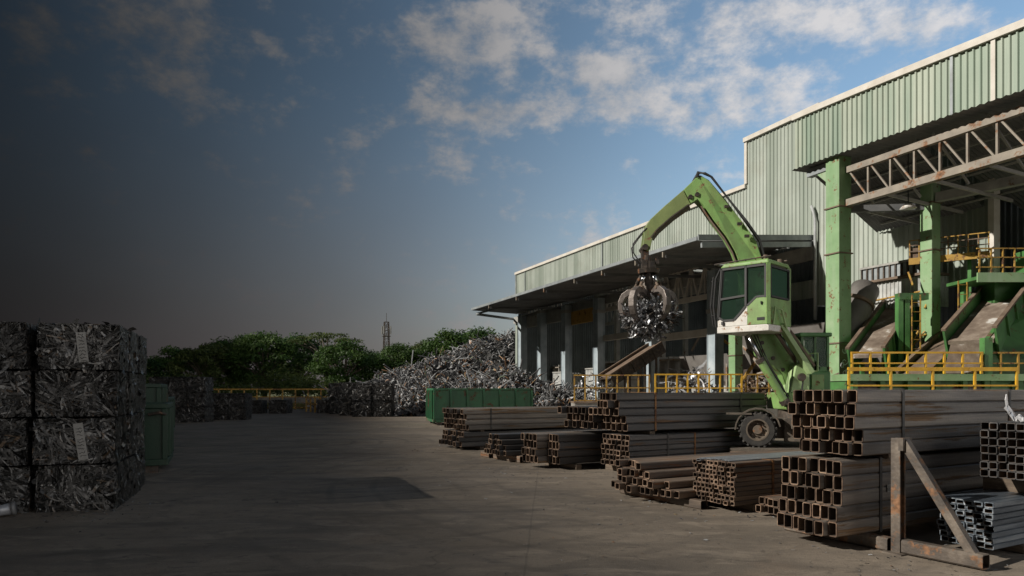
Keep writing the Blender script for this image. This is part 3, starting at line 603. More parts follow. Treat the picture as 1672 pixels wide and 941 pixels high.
under(1622,899,.09,7.08,1.0,-.3,.6,.545,.22,'thick block carrying the small tubes above the bluish channels',m_timber)
under(1199,827,.1,9.68,.35,-.02,.85,0,.098,'timber under the square rusty bundle',m_timber)
under(1108,815,.13,10.2,.12,-.32,1.5,0,.125,'hollow steel bearer poking out under the stepped rusty pile',m_steel_rusty,.13,True)
under(1027,764,.15,14.0,.25,-.1,1.1,0,.145,'timber with a pale end under the dark strapped bundle',m_timber,.16)
under(1027,764,.15,14.0,2.8,-.05,1.1,0,.145,'timber under the right half of the dark strapped bundle',m_timber,.16)
under(1027,764,.15,14.2,.5,-.05,.95,.772,.085,'flat packer under the wide dark stack',m_timber,.14)
under(913,759,.12,14.8,.4,-.05,1.2,0,.115,'timber under the small four by four bundle',m_timber,.14)
under(826,745,.16,16.5,.2,-.3,1.0,0,.155,'hollow steel bearer poking out under the stepped short pile',m_steel_rusty,.15,True)
under(759,730,.1,19.8,.4,-.15,1.7,0,.096,'timber under the farthest steel stack',m_timber,.15)
under(759,730,.1,19.8,.5,0,1.6,.51,.048,'packer between the bundles of the farthest steel stack',m_timber,.12)
under(795,742,.0,17.6,.0,-.1,.35,0,.14,'short rusty block on the floor left of the stepped short pile',m_steel_rusty,.15,True)
# crumpled white sheet on the small tubes
def crumple():
    r=random.Random(4); mb=MB(); n=7; P={}
    for i in range(n+1):
        for j in range(n+1):
            a,b=i/n-.5,j/n-.5; z=.02+.08*max(0,.5-abs(a))+.05*r.random()+(.16*(b+.1)**2*4 if b>0 else 0)*(1-abs(a))
            P[i,j]=(a*.17*(1-.5*max(b,0))+r.uniform(-.012,.012)-.05*max(b,0)*2,b*.16+r.uniform(-.012,.012),z)
    for i in range(n):
        for j in range(n): mb.poly([P[i,j],P[i+1,j],P[i+1,j+1],P[i,j+1]])
    o=mb.build('crumpled_sheet',m_white); sm=o.modifiers.new('thick','SOLIDIFY'); sm.thickness=.006
    o.location=Vector((5.05,7.6,.77+7*.0815))-Vv*.28+U*.12; o.rotation_euler=(0,0,.9)
    tag(o,'torn crumpled white metal sheet lying on the small square tubes','metal sheet')
crumple()

# ------------------------------------------------------------------ braced frame in the foreground
bf=thing('brace_frame','rusty A shaped steel brace frame propping the big tube stack','steel frame',(4.03,7.35,0),YAW)
mb=MB()
for a in (-.04,.04): mb.lohi((a-.01,-.05,.0),(a+.01,.05,1.2))
mb.lohi((-.03,-.01,0),(.03,.01,1.2)); mb.build('post',m_frame,bf,bev=.004)
mb=MB(); mb.lohi((-.13,-.11,-.0),(.13,.11,.014)); mb.build('base_plate',m_frame,bf)
bt=tube_mesh(.13,.14,.78,.01,[m_frame,m_frame,m_inner])
o=bpy.data.objects.new('base_beam',bt); C.objects.link(o); o.parent=bf; o.location=(.065,-.85,0.016); o.rotation_euler=(0,0,rad(90))
o=bpy.data.objects.new('base_beam',tube_mesh(.13,.14,1.3,.01,[m_frame,m_frame,m_inner])); C.objects.link(o); o.parent=bf; o.location=(.065,.08,.004); o.rotation_euler=(0,0,rad(90))
mb=MB(); mb.bar((.0,-.06,1.18),(.0,-.74,.13),.085,.085,up=(1,0,0)); mb.build('diagonal_brace',m_frame,bf,bev=.006)
mb=MB(); mb.box((0,-.075,1.14),(.16,.05,.13)); mb.build('gusset',m_frame,bf)

# ------------------------------------------------------------------ loose scrap
def strips(mb,r,p,n,spread,L,wd,curl=.55,m=0,up=.25):
    for _ in range(n):
        q=Vector(p)+Vector((r.gauss(0,spread),r.gauss(0,spread),r.gauss(0,spread*.5)))
        t=Vector((r.gauss(0,1),r.gauss(0,1),r.gauss(0,.6)+up)); nn=Vector((r.gauss(0,1),r.gauss(0,1),r.gauss(0,1)))
        mb.ribbon(q,t,nn,r.uniform(*L),r.uniform(*wd),r.choice((3,4,6)),curl,r,m)
VPD=Vector((-.3933,.9194,0)); INN=Vector((.9194,.3933,0)); BO=G(843,30.4*F/(843-344))
def inside(x,y,m=.4):
    d=Vector((x,y,0))-BO; return d.dot(-VPD)>-m and d.dot(INN)>-m
BUMPS=[(.5,77,17.5,10,8.0),(-4.6,56,10,7,4.1),(-.3,46.5,4.2,4.5,2.7),(-6.0,49.5,3.2,4,1.9),(-2.0,49.5,5,5,2.3),(2.9,43.5,1.9,2.2,1.35),(-9.0,60,8,6,2.3)]
def hz(x,y):
    z=0
    for cx,cy,rx,ry,h in BUMPS:
        d=((x-cx)/rx)**2+((y-cy)/ry)**2
        if d<1: z=max(z,h*(1-d**.62)**.85)
    return z
def heap():
    r=random.Random(11); mb=MB(); st=.55; P={}
    xs=[-16+st*i for i in range(int(34/st))]; ys=[38+st*j for j in range(int(52/st))]
    for x in xs:
        for y in ys:
            z=hz(x,y)
            if z>.02 and not inside(x,y,.6): P[x,y]=(x+r.uniform(-.2,.2),y+r.uniform(-.2,.2),max(0,z-.25+noise.noise(Vector((x,y,0))*.9)*.7+r.uniform(-.15,.15)))
    for i,x in enumerate(xs[:-1]):
        for j,y in enumerate(ys[:-1]):
            q=[(x,y),(xs[i+1],y),(xs[i+1],ys[j+1]),(x,ys[j+1])]
            if all(k in P for k in q): mb.poly([P[k] for k in q],1)
    n=0
    while n<19000:
        b=r.choices(BUMPS,weights=[10,8,7,4,6,3,4])[0]; a=r.uniform(0,6.283); d=math.sqrt(r.random())
        x=b[0]+b[2]*d*math.cos(a); y=b[1]+b[3]*d*math.sin(a)
        if y>b[1]+b[3]*.45 or inside(x,y,1.0): continue
        z=hz(x,y); n+=1
        nn=Vector((r.gauss(0,1),r.gauss(0,1)-.3,r.gauss(0,.8)+.4)); k=r.random()
        t=Vector((r.gauss(0,1),r.gauss(0,.7),r.gauss(0,.55)))
        p=Vector((x,y,z+r.uniform(-.25,.2)))
        if k<.62: mb.ribbon(p,t,nn,r.uniform(.3,.95),r.uniform(.03,.14),5,.6,r)
        elif k<.78: mb.ribbon(p,t,nn,r.uniform(.3,.85),r.uniform(.14,.5),4,.55,r)
        elif k<.92: mb.tube([p,p+t.normalized()*r.uniform(.4,.9),p+t.normalized()*1.3+Vector((r.gauss(0,.35),r.gauss(0,.35),r.gauss(0,.3)))],r.uniform(.02,.05),5)
        else:
            c=r.uniform(.18,.4); pts=[p+Vector((math.cos(q*.7)*c,r.gauss(0,.06)+q*.02,math.sin(q*.7)*c+.2)) for q in range(r.randint(5,9))]; mb.tube(pts,.035,5)
    tag(mb.build('scrap_heap',[m_scrap,m_bale_core],recalc=False),'huge tangled heap of grey scrap metal between the trees and the shed','scrap heap',kind='stuff')
heap()
def small_heap(name,label,c,rx,ry,h,n,ms,seed):
    r=random.Random(seed); mb=MB()
    for _ in range(n):
        a=r.uniform(0,6.283); d=math.sqrt(r.random()); x=rx*d*math.cos(a); y=ry*d*math.sin(a); z=h*(1-d*d)*r.uniform(.3,1)
        mb.ribbon((x,y,max(.03,z)),(r.gauss(0,1),r.gauss(0,1),r.gauss(0,.5)),(r.gauss(0,1),r.gauss(0,1),r.gauss(0,1)),r.uniform(.25,.8),r.uniform(.03,.14),4,.5,r)
    o=mb.build(name,ms,recalc=False); o.location=c; tag(o,label,'scrap heap',kind='stuff'); return o

def debris():
    r=random.Random(21); mb=MB()
    spots=[(4.0,6.9,1.2,110),(2.2,10.2,1.6,150),(.6,14.4,2.0,220),(-1.6,20,2.2,200),(-4.6,33,3.0,260),(-7.5,43,3.0,260),(-5.8,9.6,.8,160),(1.5,8.0,2.5,80),(-2,16,5,90)]
    for cx,cy,sp,n in spots:
        for _ in range(n):
            x=r.gauss(cx,sp*.6); y=r.gauss(cy,sp*.6); q=r.uniform(.005,.016); a=r.uniform(0,6.28)
            mb.ribbon((x,y,.008),(math.cos(a),math.sin(a),r.uniform(-.05,.2)),(r.gauss(0,.4),r.gauss(0,.4),1),q*r.uniform(1.5,5),q,2,.4,r)
    tag(mb.build('debris',m_scrap,recalc=False),'tiny metal flakes and rust crumbs lying about the yard floor','debris',kind='stuff')
debris()
# ------------------------------------------------------------------ trees, undergrowth, mast
def leafball(mb,c,rr,n,r,size,flat=1.0):
    for _ in range(n):
        d=Vector((r.gauss(0,1),r.gauss(0,1),r.gauss(0,1))).normalized()
        if d.z<-.35: d.z*=-.6
        p=Vector(c)+Vector((d.x*rr,d.y*rr,d.z*rr*flat))*(r.uniform(.55,1.08))
        nn=(d+Vector((r.gauss(0,.6),r.gauss(0,.6),r.gauss(0,.6)+.35))).normalized()
        a=nn.cross(Vector((r.gauss(0,1),r.gauss(0,1),r.gauss(0,1)))).normalized(); b=nn.cross(a); s=size*r.uniform(.6,1.3)
        mb.poly([p-a*s,p-b*s*.5,p+a*s,p+b*s*.5])
def tree_proto(seed,h,rx,kind,ml):
    r=random.Random(seed); root=bpy.data.objects.new('tree',None); C.objects.link(root); WM[root.name]=Matrix()
    mb=MB(); cr=MB(); th=h*(.32 if kind!='flat' else .6)
    mb.tube([(0,0,-.1),(.1,.05,th*.5),(0,.1,th)],[.34,.26,.2],9)
    nl=34 if kind!='flat' else 15
    for i in range(nl):
        a=i*2.4+r.uniform(-.3,.3); q=math.sqrt((i+.5)/nl)
        if kind=='flat': c=Vector((math.cos(a)*rx*q,math.sin(a)*rx*q*.9,h*(.93-.13*q*q)+r.uniform(-.2,.2)))
        else:
            e=r.uniform(0,1); c=Vector((math.cos(a)*rx*q*.88,math.sin(a)*rx*q*.88,h*((.50+.38*(1-q**2.4)*r.uniform(.85,1.08)) if i%3 else r.uniform(.2,.55))))
        rl=h*(r.uniform(.13,.2) if kind!='flat' else r.uniform(.08,.13))
        mb.tube([(0,.1,th*r.uniform(.75,1)),Vector((0,0,th))*.5+c*.5+Vector((0,0,.1*h*.3)),c],[.12,.07,.03],5)
        leafball(cr,c,rl,int((300 if kind!='flat' else 110)),r,.19 if kind!='flat' else .15,.8 if kind!='flat' else .4)
    o=mb.build('trunk',m_bark,root,smooth=True); cr.build('crown',ml,root,recalc=False)
    return root
protos=[tree_proto(1,9,4.6,'n',m_leaf),tree_proto(2,9,4.2,'n',m_leaf2),tree_proto(3,9,4.8,'n',m_leaf3),tree_proto(4,9,4.4,'n',m_leaf),tree_proto(5,9,4.6,'flat',m_leaf3)]
used=set()
def tree(pi,px,py,Y,label,ws=1.0,rz=0):
    p=protos[pi]; o=p if pi not in used else copy_tree(p); used.add(pi)
    h=H+(HY-py)/F*Y; o.location=G(px,Y,-.02); s=h/9.0; o.scale=(s*ws,s*ws,s); o.rotation_euler=(0,0,rz)
    tag(o,label,'tree','trees behind the yard')
TR=[(1,236,582,92,'dim round tree at the left end of the row, just clear of the bales',1.0),(0,285,566,96,'round tree second from the left in the row',1.0),(2,338,556,88,'olive green tree above the low distant bale block',1.05),
 (3,384,548,94,'dense tree third from the highest crown, left side',1.0),(0,432,541,90,'highest broad green tree left of the flat topped one',1.05),(1,487,546,96,'dark tree between the highest broad tree and the flat topped one',1.05),
 (4,533,539,92,'flat topped thin acacia rising over the dark crowns',1.0),(3,562,556,86,'round bright green tree left of the lattice mast',1.1),(1,612,572,98,'low dark tree just left of the mast foot',.9),(0,655,560,90,'round dark tree right of the lattice mast',1.0),
 (2,700,553,98,'olive tree behind the left slope of the scrap heap',1.0),(3,735,539,95,'tall bright tree right of the mast above the heap',1.05),(0,776,535,100,'tallest tree next to the shed canopy',1.0),(1,815,556,104,'dark tree half hidden by the top of the scrap heap',1.0),
 (2,195,590,92,'olive tree mostly hidden behind the near bale stack',1.0)]
for i,(pi,px,py,Y,lb,ws) in enumerate(TR): tree(pi,px,py,Y,lb,ws,i*1.3)
def undergrowth():
    r=random.Random(5); mb=MB()
    for i in range(120):
        px=r.uniform(170,720); Y=r.uniform(70,82); hh=r.uniform(1.6,3.6)*(1+.3*math.sin(px*.03)); c=G(px,Y,hh*.55)
        leafball(mb,c,hh*.62,170,r,.15,.85)
    tag(mb.build('undergrowth',m_leaf3,recalc=False),'mass of olive green bushes below the trees behind the fence','bushes',kind='stuff')
    mb=MB()
    for i in range(5000):
        px=r.uniform(330,560); Y=r.uniform(62,70); p=G(px,Y,-.02); a=r.uniform(0,3.14); h=r.uniform(.2,.6); d=Vector((math.cos(a),math.sin(a),0))*.06
        mb.poly([p-d,p+d,p+Vector((r.gauss(0,.12),r.gauss(0,.12),h))])
    tag(mb.build('grass',mat('dry_grass',[(.3,(.1,.1,.03)),(.7,(.22,.19,.06))],scale=.4,rough=.9,trans=.2),recalc=False),'dry yellow green grass along the foot of the fence','grass',kind='stuff')
undergrowth()
def mast():
    b=G(631,150,-.02); t=thing('lattice_mast','thin grey lattice telecom mast rising behind the tree tops','mast',b,.4); Ht=16.2
    def leg(sx,sy,z): w=.85-.42*z/Ht; return Vector((sx*w,sy*w,z))
    for sx,sy in ((-1,-1),(1,-1),(1,1),(-1,1)):
        mb=MB(); mb.bar(leg(sx,sy,0),leg(sx,sy,Ht),.13); mb.build('leg',m_grime,t)
    mb=MB(); n=9; cs=((-1,-1),(1,-1),(1,1),(-1,1))
    for i in range(n):
        z0,z1=Ht*i/n,Ht*(i+1)/n
        for k in range(4):
            a,b_=cs[k],cs[(k+1)%4]; mb.bar(leg(*a,z0),leg(*b_,z1),.07); mb.bar(leg(*b_,z0),leg(*a,z1),.07); mb.bar(leg(*a,z1),leg(*b_,z1),.08)
    mb.build('lattice_bracing',m_grime,t)
    mb=MB(); mb.lohi((-.8,-.8,13.1),(.8,.8,13.2)); mb.build('platform',m_grime,t)
    for k,(sx,sy) in enumerate(((-1,-1),(1,-1),(1,1),(-1,1))):
        mb=MB(); mb.lohi((sx*.75-.12,sy*.75-.1,13.6),(sx*.75+.12,sy*.75+.1,15.3)); mb.build('antenna',m_beam,t)
    mb=MB(); mb.tube([(0,0,Ht-.2),(0,0,Ht+1.9)],.05,6); mb.build('spike',m_grime,t)
mast()

# ------------------------------------------------------------------ railings
def railing(label,p0,p1,zb,zt,n,fr=(1,.5),r=.025,ms=m_yel,name='railing',group='yellow railings',thick=None,kick=False):
    p0=Vector(p0); p1=Vector(p1); L=(p1-p0).length; yaw=math.atan2(p1.y-p0.y,p1.x-p0.x)
    t=thing(name,label,'railing',(p0.x,p0.y,zb),yaw,group)
    for i in range(n):
        x=L*i/(n-1); mb=MB(); mb.lohi((x-r,-r,0),(x+r,r,zt-zb-r)); mb.build('post',ms,t)
    for f in fr:
        z=(zt-zb)*f; q=(thick or r) if f==1 else r*.8; mb=MB(); mb.lohi((-r,-r-.003,z-q),(L+r,r+.003,z+q)); mb.build('rail',ms,t)
    if kick: mb=MB(); mb.lohi((0,-r-.012,.02),(L,-r-.004,.16)); mb.build('kick_plate',ms,t)
    return t
a,b=G(336,60),G(545,60)
railing('long yellow fence across the far end of the yard',a,b,0,1.76,11,(1,.63,.12),.05,m_yel_old,'fence',thick=.06)
railing('short yellow barrier in front of the far fence beside the leftmost bales',G(500,55),G(522,52),0,1.15,4,(1,.55),.05,m_yel_old,'barrier')
mb=MB(); a=G(380,72); b=G(640,72); mb.lohi((a.x,72,-.02),(b.x,72.3,1.0)); tag(mb.build('low_wall',m_conc),'low pale concrete wall behind the yellow fence','wall')
# loading dock in front of the shed with its railings
mb=MB(); x0,x1=G(938,31).x,G(1345,31).x
dk=thing('loading_dock','low concrete loading dock in front of the shed columns','dock',(x0,30.8,0))
mb.lohi((0,0,0),(x1-x0,2.0,1.12)); mb.build('concrete_base',m_conc,dk); mb=MB(); mb.lohi((-.03,-.03,1.121),(x1-x0,2.0,1.19)); mb.build('edge_plate',m_brown,dk)
railing('worn brownish yellow railing on the dock nearest the scrap heap',G(938,31),G(1060,31),1.19,2.35,8,(1,.52,.04),.03,m_yel_old)
railing('bright yellow railing on the dock below the grapple load',G(1070,30.9),G(1211,30.9),1.19,2.38,9,(1,.5,.04),.032,m_yel)
railing('rusty yellow railing on the dock hidden partly by the excavator arms',G(1218,31),G(1312,31),1.19,2.38,6,(1,.5),.03,m_yel_old)
small_heap('wire_heap','tangle of thin rusty rods on the dock left of the excavator arm',G(1236,32,1.19),1.1,.8,1.1,260,m_steel_rusty,3)
small_heap('shiny_scrap_heap','small heap of shiny pale scrap behind the bright yellow railing',G(1128,34,0),1.9,1.2,3.1,420,m_scrap_fine,4)
small_heap('sheet_scrap_heap','heap of crumpled pale sheet behind the worn railing',G(965,44,0),1.8,1.6,3.0,300,m_scrap_fine,6)

# ------------------------------------------------------------------ buildings
BR=math.atan2(-VPD.y,-VPD.x)      # local x runs towards the camera along the wall, local y into the building
def LX(px,yl=0.0):
    A=30.4+1.0877*yl; Y=A*F/(px-344); P=G(px,Y); return (P-BO).dot(-VPD)
def LY(px,yl=0.0): return (30.4+1.0877*yl)*F/(px-344)
def LZ(px,py,yl=0.0): return H+(HY-py)/F*LY(px,yl)
def corrug(mb,x0,x1,y,z0,z1,pitch=.25,dep=.045,m=0,axis='x',thick=.0):
    n=max(1,int(abs(x1-x0)/pitch)); d=(x1-x0)/n; prof=[]
    for i in range(n):
        a=x0+d*i; prof+=[(a,0),(a+d*.55,0),(a+d*.68,-dep),(a+d*.87,-dep)]
    prof.append((x1,0))
    base=len(mb.v)
    for (x,o) in prof:
        for z in (z0,z1): mb.v.append((x,y+o,z) if axis=='x' else (y+o,x,z))
    for i in range(len(prof)-1):
        mb.f.append((base+2*i,base+2*i+2,base+2*i+3,base+2*i+1)); mb.m.append(m)
    return mb
sA,sB=0.0,LX(1220)
shed=thing('open_shed','long pale green open sided shed with a deep canopy behind the heap','building',BO,BR)
ZF=13.15; ZC=9.25
def shed_build():
    t=shed
    mb=MB(); corrug(mb,sA,sB,0,ZC+.03,ZF); mb.build('front_cladding',m_clad,t,recalc=False)
    mb=MB(); mb.lohi((sA-.1,-.16,ZF),(sB-.02,.25,ZF+.22)); mb.build('ridge_flashing',m_cap,t)
    for px in (858,984): x=LX(px); mb=MB(); mb.lohi((x-.05,-.075,ZC),(x+.05,-.053,ZF-.01)); mb.build('joint_strip',m_gutter,t)
    mb=MB(); mb.lohi((sA-.12,-.09,ZC),(sA+.08,.1,ZF-.01)); mb.build('corner_trim',m_gutter,t)
    mb=MB(); n_=9; wd_=(sB-sA+.1)/n_
    for i in range(n_):
        a=sA-.1+i*wd_; mb.lohi((a,.3,ZF-.25),(a+wd_*.62,24,ZF-.05)); q=MB(); q.lohi((a+wd_*.62,2.0,ZF-.16),(a+wd_,22,ZF-.12)); q.build('skylight',m_skyl,t)
        mb.lohi((a+wd_*.62+.001,.3,ZF-.25),(a+wd_-.001,2.0,ZF-.05)); mb.lohi((a+wd_*.62+.001,22,ZF-.25),(a+wd_-.001,24,ZF-.05))
    mb.build('roof',m_soffit,t)
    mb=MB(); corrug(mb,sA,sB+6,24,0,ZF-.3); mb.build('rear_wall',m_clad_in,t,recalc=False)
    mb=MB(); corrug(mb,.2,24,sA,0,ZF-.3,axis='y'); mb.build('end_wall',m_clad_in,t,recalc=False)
    mb=MB(); mb.lohi((sA-.12,-.05,0),(sA+.35,.15,ZC-.31)); mb.build('end_panel',m_clad,t)
    # canopy: sloping slab with gutter, end fascia and brackets
    yf=-7.17
    f0=(LX(772,yf),yf,8.55); f1=(LX(1140,yf),yf,8.6); w1=(LX(1331),.12,ZC); w0=(sA,.12,ZC)
    mb=MB(); n=90
    for i in range(n):
        a,b=i/n,(i+1)/n; P=lambda f,o: Vector(f0).lerp(Vector(f1),f)+Vector((0,0,o)); Q=lambda f,o: Vector(w0).lerp(Vector(w1),f)+Vector((0,0,o))
        mid=(a+b)/2
        for (u,v,o1,o2) in ((a,mid,0,.06),(mid,b,.06,0)):
            mb.poly([P(u,o1),P(v,o2),Q(v,o2),Q(u,o1)])
    mb.build('canopy',m_soffit,t,recalc=False)
    mb=MB(); mb.bar((f0[0]-.05,yf-.06,8.66),(f1[0]+.05,yf-.06,8.71),.14,.18); mb.build('gutter',m_gutter,t)
    mb=MB(); mb.bar((f1[0]+.12,yf-.1,8.74),(w1[0],-.12,ZC+.1),.08,.26); mb.bar((f1[0]+.1,yf+.1,8.42),(w1[0],-.12,ZC-.24),.12,.26); mb.build('end_fascia',m_gutter,t)
    mb=MB(); mb.bar((f0[0]+.1,yf+.3,8.25),(sA-.1,-.3,8.75),.1,.22); mb.bar((f0[0]+.1,yf+.3,8.27),(f0[0]+3,yf+1.6,8.6),.08,.14); mb.build('end_beam',m_gutter,t)
    for px in (800,845,890,940,985,1040,1085):
        x=LX(px,yf); mb=MB(); mb.bar((x,yf+.1,8.36),(x+.3,-.4,8.6),.09,.16); mb.build('canopy_rafter',m_soffit,t)
        mb=MB(); mb.lohi((x-.04,yf-.12,8.3),(x+.04,yf-.02,8.56)); mb.build('gutter_bracket',m_truss,t)
    # columns
    cols=[853,885,925,978,1065,1168]; yc=-.75; wd=.36
    for i,px in enumerate(cols):
        x=LX(px,yc); o=MB()
        o.lohi((x-wd,yc-.32,.0),(x-wd+.05,yc+.32,ZC-.55)); o.lohi((x+wd-.05,yc-.32,0),(x+wd,yc+.32,ZC-.55)); o.lohi((x-wd+.05,yc-.28,0),(x+wd-.05,yc-.24,ZC-.55)); o.lohi((x-wd+.05,yc+.24,0),(x+wd-.05,yc+.28,ZC-.55))
        cobj=o.build('column',m_blue_col,t)
        mb=MB(); mb.lohi((x-.5,yc-.45,0),(x+.5,yc+.45,.05)); mb.build('base_plate',m_beam,cobj)
        z=LZ(px,512,yc); mb=MB(); mb.lohi((x-wd-.04,yc-.36,z),(x+wd+.04,yc+.36,z+.25)); mb.build('collar',m_beam,cobj)
    # eaves beam behind the columns
    mb=MB(); mb.lohi((sA,-.3,ZC-1.0),(sB+5,.0,ZC-.33)); mb.build('eaves_beam',m_beam,t)
    def cross(pa,pb,ya,zb,h,ms,nm='crossbeam',dep=.3):
        a,b=LX(pa,ya),LX(pb,ya); mb=MB(); mb.lohi((a,ya-dep/2,zb),(b,ya+dep/2,zb+h)); mb.build(nm,ms,t)
    zb=LZ(900,528,-.3); cross(858,920,-.35,zb,1.0,m_beam)
    cross(930,973,-.35,LZ(950,528,-.3),1.05,m_orange)
    cross(985,1060,-.45,LZ(1020,553,-.45),.42,m_cap); cross(1072,1162,-.45,LZ(1120,553,-.45),.45,m_cap)
    cross(985,1162,3.5,LZ(1050,497,3.5),.8,m_beam)
    # trusses between columns
    def trs(pa,pb,ya,z0,z1,nb,ms):
        a,b=LX(pa,ya),LX(pb,ya); mb=MB(); mb.lohi((a,ya-.1,z0-.15),(b,ya+.1,z0+.15)); mb.lohi((a,ya-.1,z1-.12),(b,ya+.1,z1+.12))
        for i in range(nb):
            x0=a+(b-a)*i/nb; x1=a+(b-a)*(i+1)/nb; xm=(x0+x1)/2
            mb.bar((x0,ya,z0),(xm,ya,z1),.11); mb.bar((xm,ya,z1),(x1,ya,z0),.11); mb.bar((xm,ya,z0),(xm,ya,z1),.08)
        mb.build('truss',ms,t)
    trs(1078,1163,-.55,LZ(1120,491,-.5),LZ(1120,440,-.5),4,m_cap)
    trs(862,918,.3,LZ(890,512,.3),LZ(890,484,.3)+.5,4,m_cap)
    trs(990,1056,.3,LZ(1020,500,.3),LZ(1020,462,.3)+.3,4,m_cap)
    trs(935,1060,9,8.4,11.5,7,m_beam)
    for y in (8,16):
        mb=MB()
        for px in (870,930,1000,1090): x=LX(px,0)+2; mb.lohi((x-.2,y-.2,0),(x+.2,y+.2,ZF-.3))
        for i,px in enumerate((870,930,1000,1090)):
            x=LX(px,0)+2; q=MB(); q.lohi((x-.2,y-.2,0),(x+.2,y+.2,ZF-.3)); q.build('inner_column',m_beam,t)
shed_build()

hall=thing('tall_hall','tall corrugated hall with a high fascia canopy on green columns at the right','building',BO,BR)
def hall_build():
    t=hall; sE=LX(1622); ZT=15.75; YP=-5.0
    s1=LX(1333); s2=LX(1334)
    mb=MB(); corrug(mb,sB,s1,0,ZC+.03,ZT,pitch=.25); corrug(mb,s1,sE,0,5.9,ZT-.35,pitch=.25); mb.build('front_cladding',m_clad,t,recalc=False)
    mb=MB(); mb.lohi((s1-.06,-.02,5.9),(s1-.01,2.2,ZC)); mb.build('return_panel',m_gutter,t)
    mb=MB(); mb.lohi((sB-.15,-.18,ZT),(s1+.3,.3,ZT+.24)); mb.build('roof_flashing',m_cap,t)
    mb=MB(); mb.lohi((sB-.14,-.1,ZF+.23),(sB+.06,.12,ZT-.01)); mb.build('corner_trim',m_cap,t)
    mb=MB(); n_=11; wd_=(sE+14-sB)/n_
    for i in range(n_):
        a=sB+i*wd_; mb.lohi((a,.32,ZT-.7),(a+wd_*.62,24,ZT-.4)); q=MB(); q.lohi((a+wd_*.62,2.0,ZT-.58),(a+wd_,22,ZT-.54)); q.build('skylight',m_skyl,t)
        mb.lohi((a+wd_*.62+.001,.32,ZT-.7),(a+wd_-.001,2.0,ZT-.4)); mb.lohi((a+wd_*.62+.001,22,ZT-.7),(a+wd_-.001,24,ZT-.4))
    mb.build('roof',m_soffit,t)
    mb=MB(); corrug(mb,.2,24,sB-.05,ZF-.4,ZT-.2,axis='y'); mb.build('end_wall',m_clad,t,recalc=False)
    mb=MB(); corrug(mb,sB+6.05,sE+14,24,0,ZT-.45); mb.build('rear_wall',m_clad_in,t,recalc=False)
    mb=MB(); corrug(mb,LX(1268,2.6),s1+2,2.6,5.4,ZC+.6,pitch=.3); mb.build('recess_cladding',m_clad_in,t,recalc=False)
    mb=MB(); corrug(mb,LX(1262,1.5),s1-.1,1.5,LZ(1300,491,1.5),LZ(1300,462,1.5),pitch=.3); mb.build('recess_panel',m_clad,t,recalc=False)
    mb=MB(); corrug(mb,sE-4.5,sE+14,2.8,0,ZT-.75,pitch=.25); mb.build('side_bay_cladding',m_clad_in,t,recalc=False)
    mb=MB(); mb.lohi((sE-.06,-.22,4.5),(sE+.16,.15,11.0)); mb.build('corner_post',m_cap,t)
    # downpipe
    x=LX(1331,-.2); mb=MB(); mb.tube([(x-.25,-.2,10.95),(x-.1,-.2,10.6),(x,-.2,10.2),(x,-.2,5.2)],.075,8); mb.build('downpipe',m_pipe,t,smooth=True)
    # fascia
    fx0,fx1=LX(1298,YP),LX(1790,YP); zb,zt=11.1,13.2
    mb=MB(); corrug(mb,fx0,fx1,YP,zb,zt,pitch=.225,dep=.055)
    xr=LX(1672,YP); dz=lambda x: -.40*((x-fx0)/(xr-fx0))**1.3
    mb.v=[(v[0],v[1],v[2]+dz(v[0])*(1 if v[2]>12 else .55)) for v in mb.v]; mb.build('fascia',m_clad_g,t,recalc=False)
    mb=MB(); nn=24
    for i in range(nn):
        a=fx0-.05+(fx1-fx0)*i/nn; b=fx0-.05+(fx1-fx0)*(i+1)/nn; za=zt+dz(max(a,fx0)); zb_=zt+dz(b)
        mb._hex([(a,YP-.14,za),(b,YP-.14,zb_),(b,YP+.3,zb_),(a,YP+.3,za),(a,YP-.14,za+.24),(b,YP-.14,zb_+.24),(b,YP+.3,zb_+.24),(a,YP+.3,za+.24)])
    mb.build('fascia_flashing',m_cap,t)
    for px,ms,w in ((1556,m_gutter,.05),(1624,m_cap,.07)): x=LX(px,YP); mb=MB(); mb.lohi((x-w,YP-.085,zb+dz(x)*.55),(x+w,YP-.059,zt-.01+dz(x))); mb.build('fascia_strip',ms,t)
    mb=MB(); mb.poly([(fx0,YP+.02,zt-.1),(fx1,YP+.02,zt-.9),(fx1,-.06,zt+.2),(fx0,-.06,zt+.5)]); mb.build('canopy_roof',m_soffit,t)
    mb=MB(); n=int((fx1-fx0)/.27)     # soffit sheet with the ragged lip seen below the fascia
    for i in range(n):
        a=fx0-.1+i*.27; zq=dz(max(a,fx0))*.55
        mb.poly([(a,YP-.2,zb+zq-.02),(a+.14,YP-.2,zb+zq-.07),(a+.14,YP+1.3,zb+zq-.03),(a,YP+1.3,zb+zq+.02)]); mb.poly([(a+.14,YP-.2,zb+zq-.07),(a+.27,YP-.2,zb+zq-.02),(a+.27,YP+1.3,zb+zq+.02),(a+.14,YP+1.3,zb+zq-.03)])
    mb.build('soffit_sheet',m_soffit,t,recalc=False)
    mb=MB(); nn=60
    for i in range(nn):      # sheeted ceiling sloping down to the wall
        a=fx0+(fx1-fx0)*i/nn; b=fx0+(fx1-fx0)*(i+1)/nn; m_=(a+b)/2; ye=-.1 if a<sE-.3 else 2.7
        mb.poly([(a,YP+.7,11.2),(m_,YP+.7,11.25),(m_,ye,8.9),(a,ye,8.85)]); mb.poly([(m_,YP+.7,11.25),(b,YP+.7,11.2),(b,ye,8.85),(m_,ye,8.9)])
    mb.build('ceiling_sheet',m_soffit,t,recalc=False)
    for i in range(6):
        y=YP+1.4+i*.6; mb=MB(); zz=10.93-(y-YP-1.2)*.565; mb.lohi((fx0+.6,y-.04,zz-.09),(fx1,y+.04,zz-.03)); mb.build('purlin',m_beam,t)
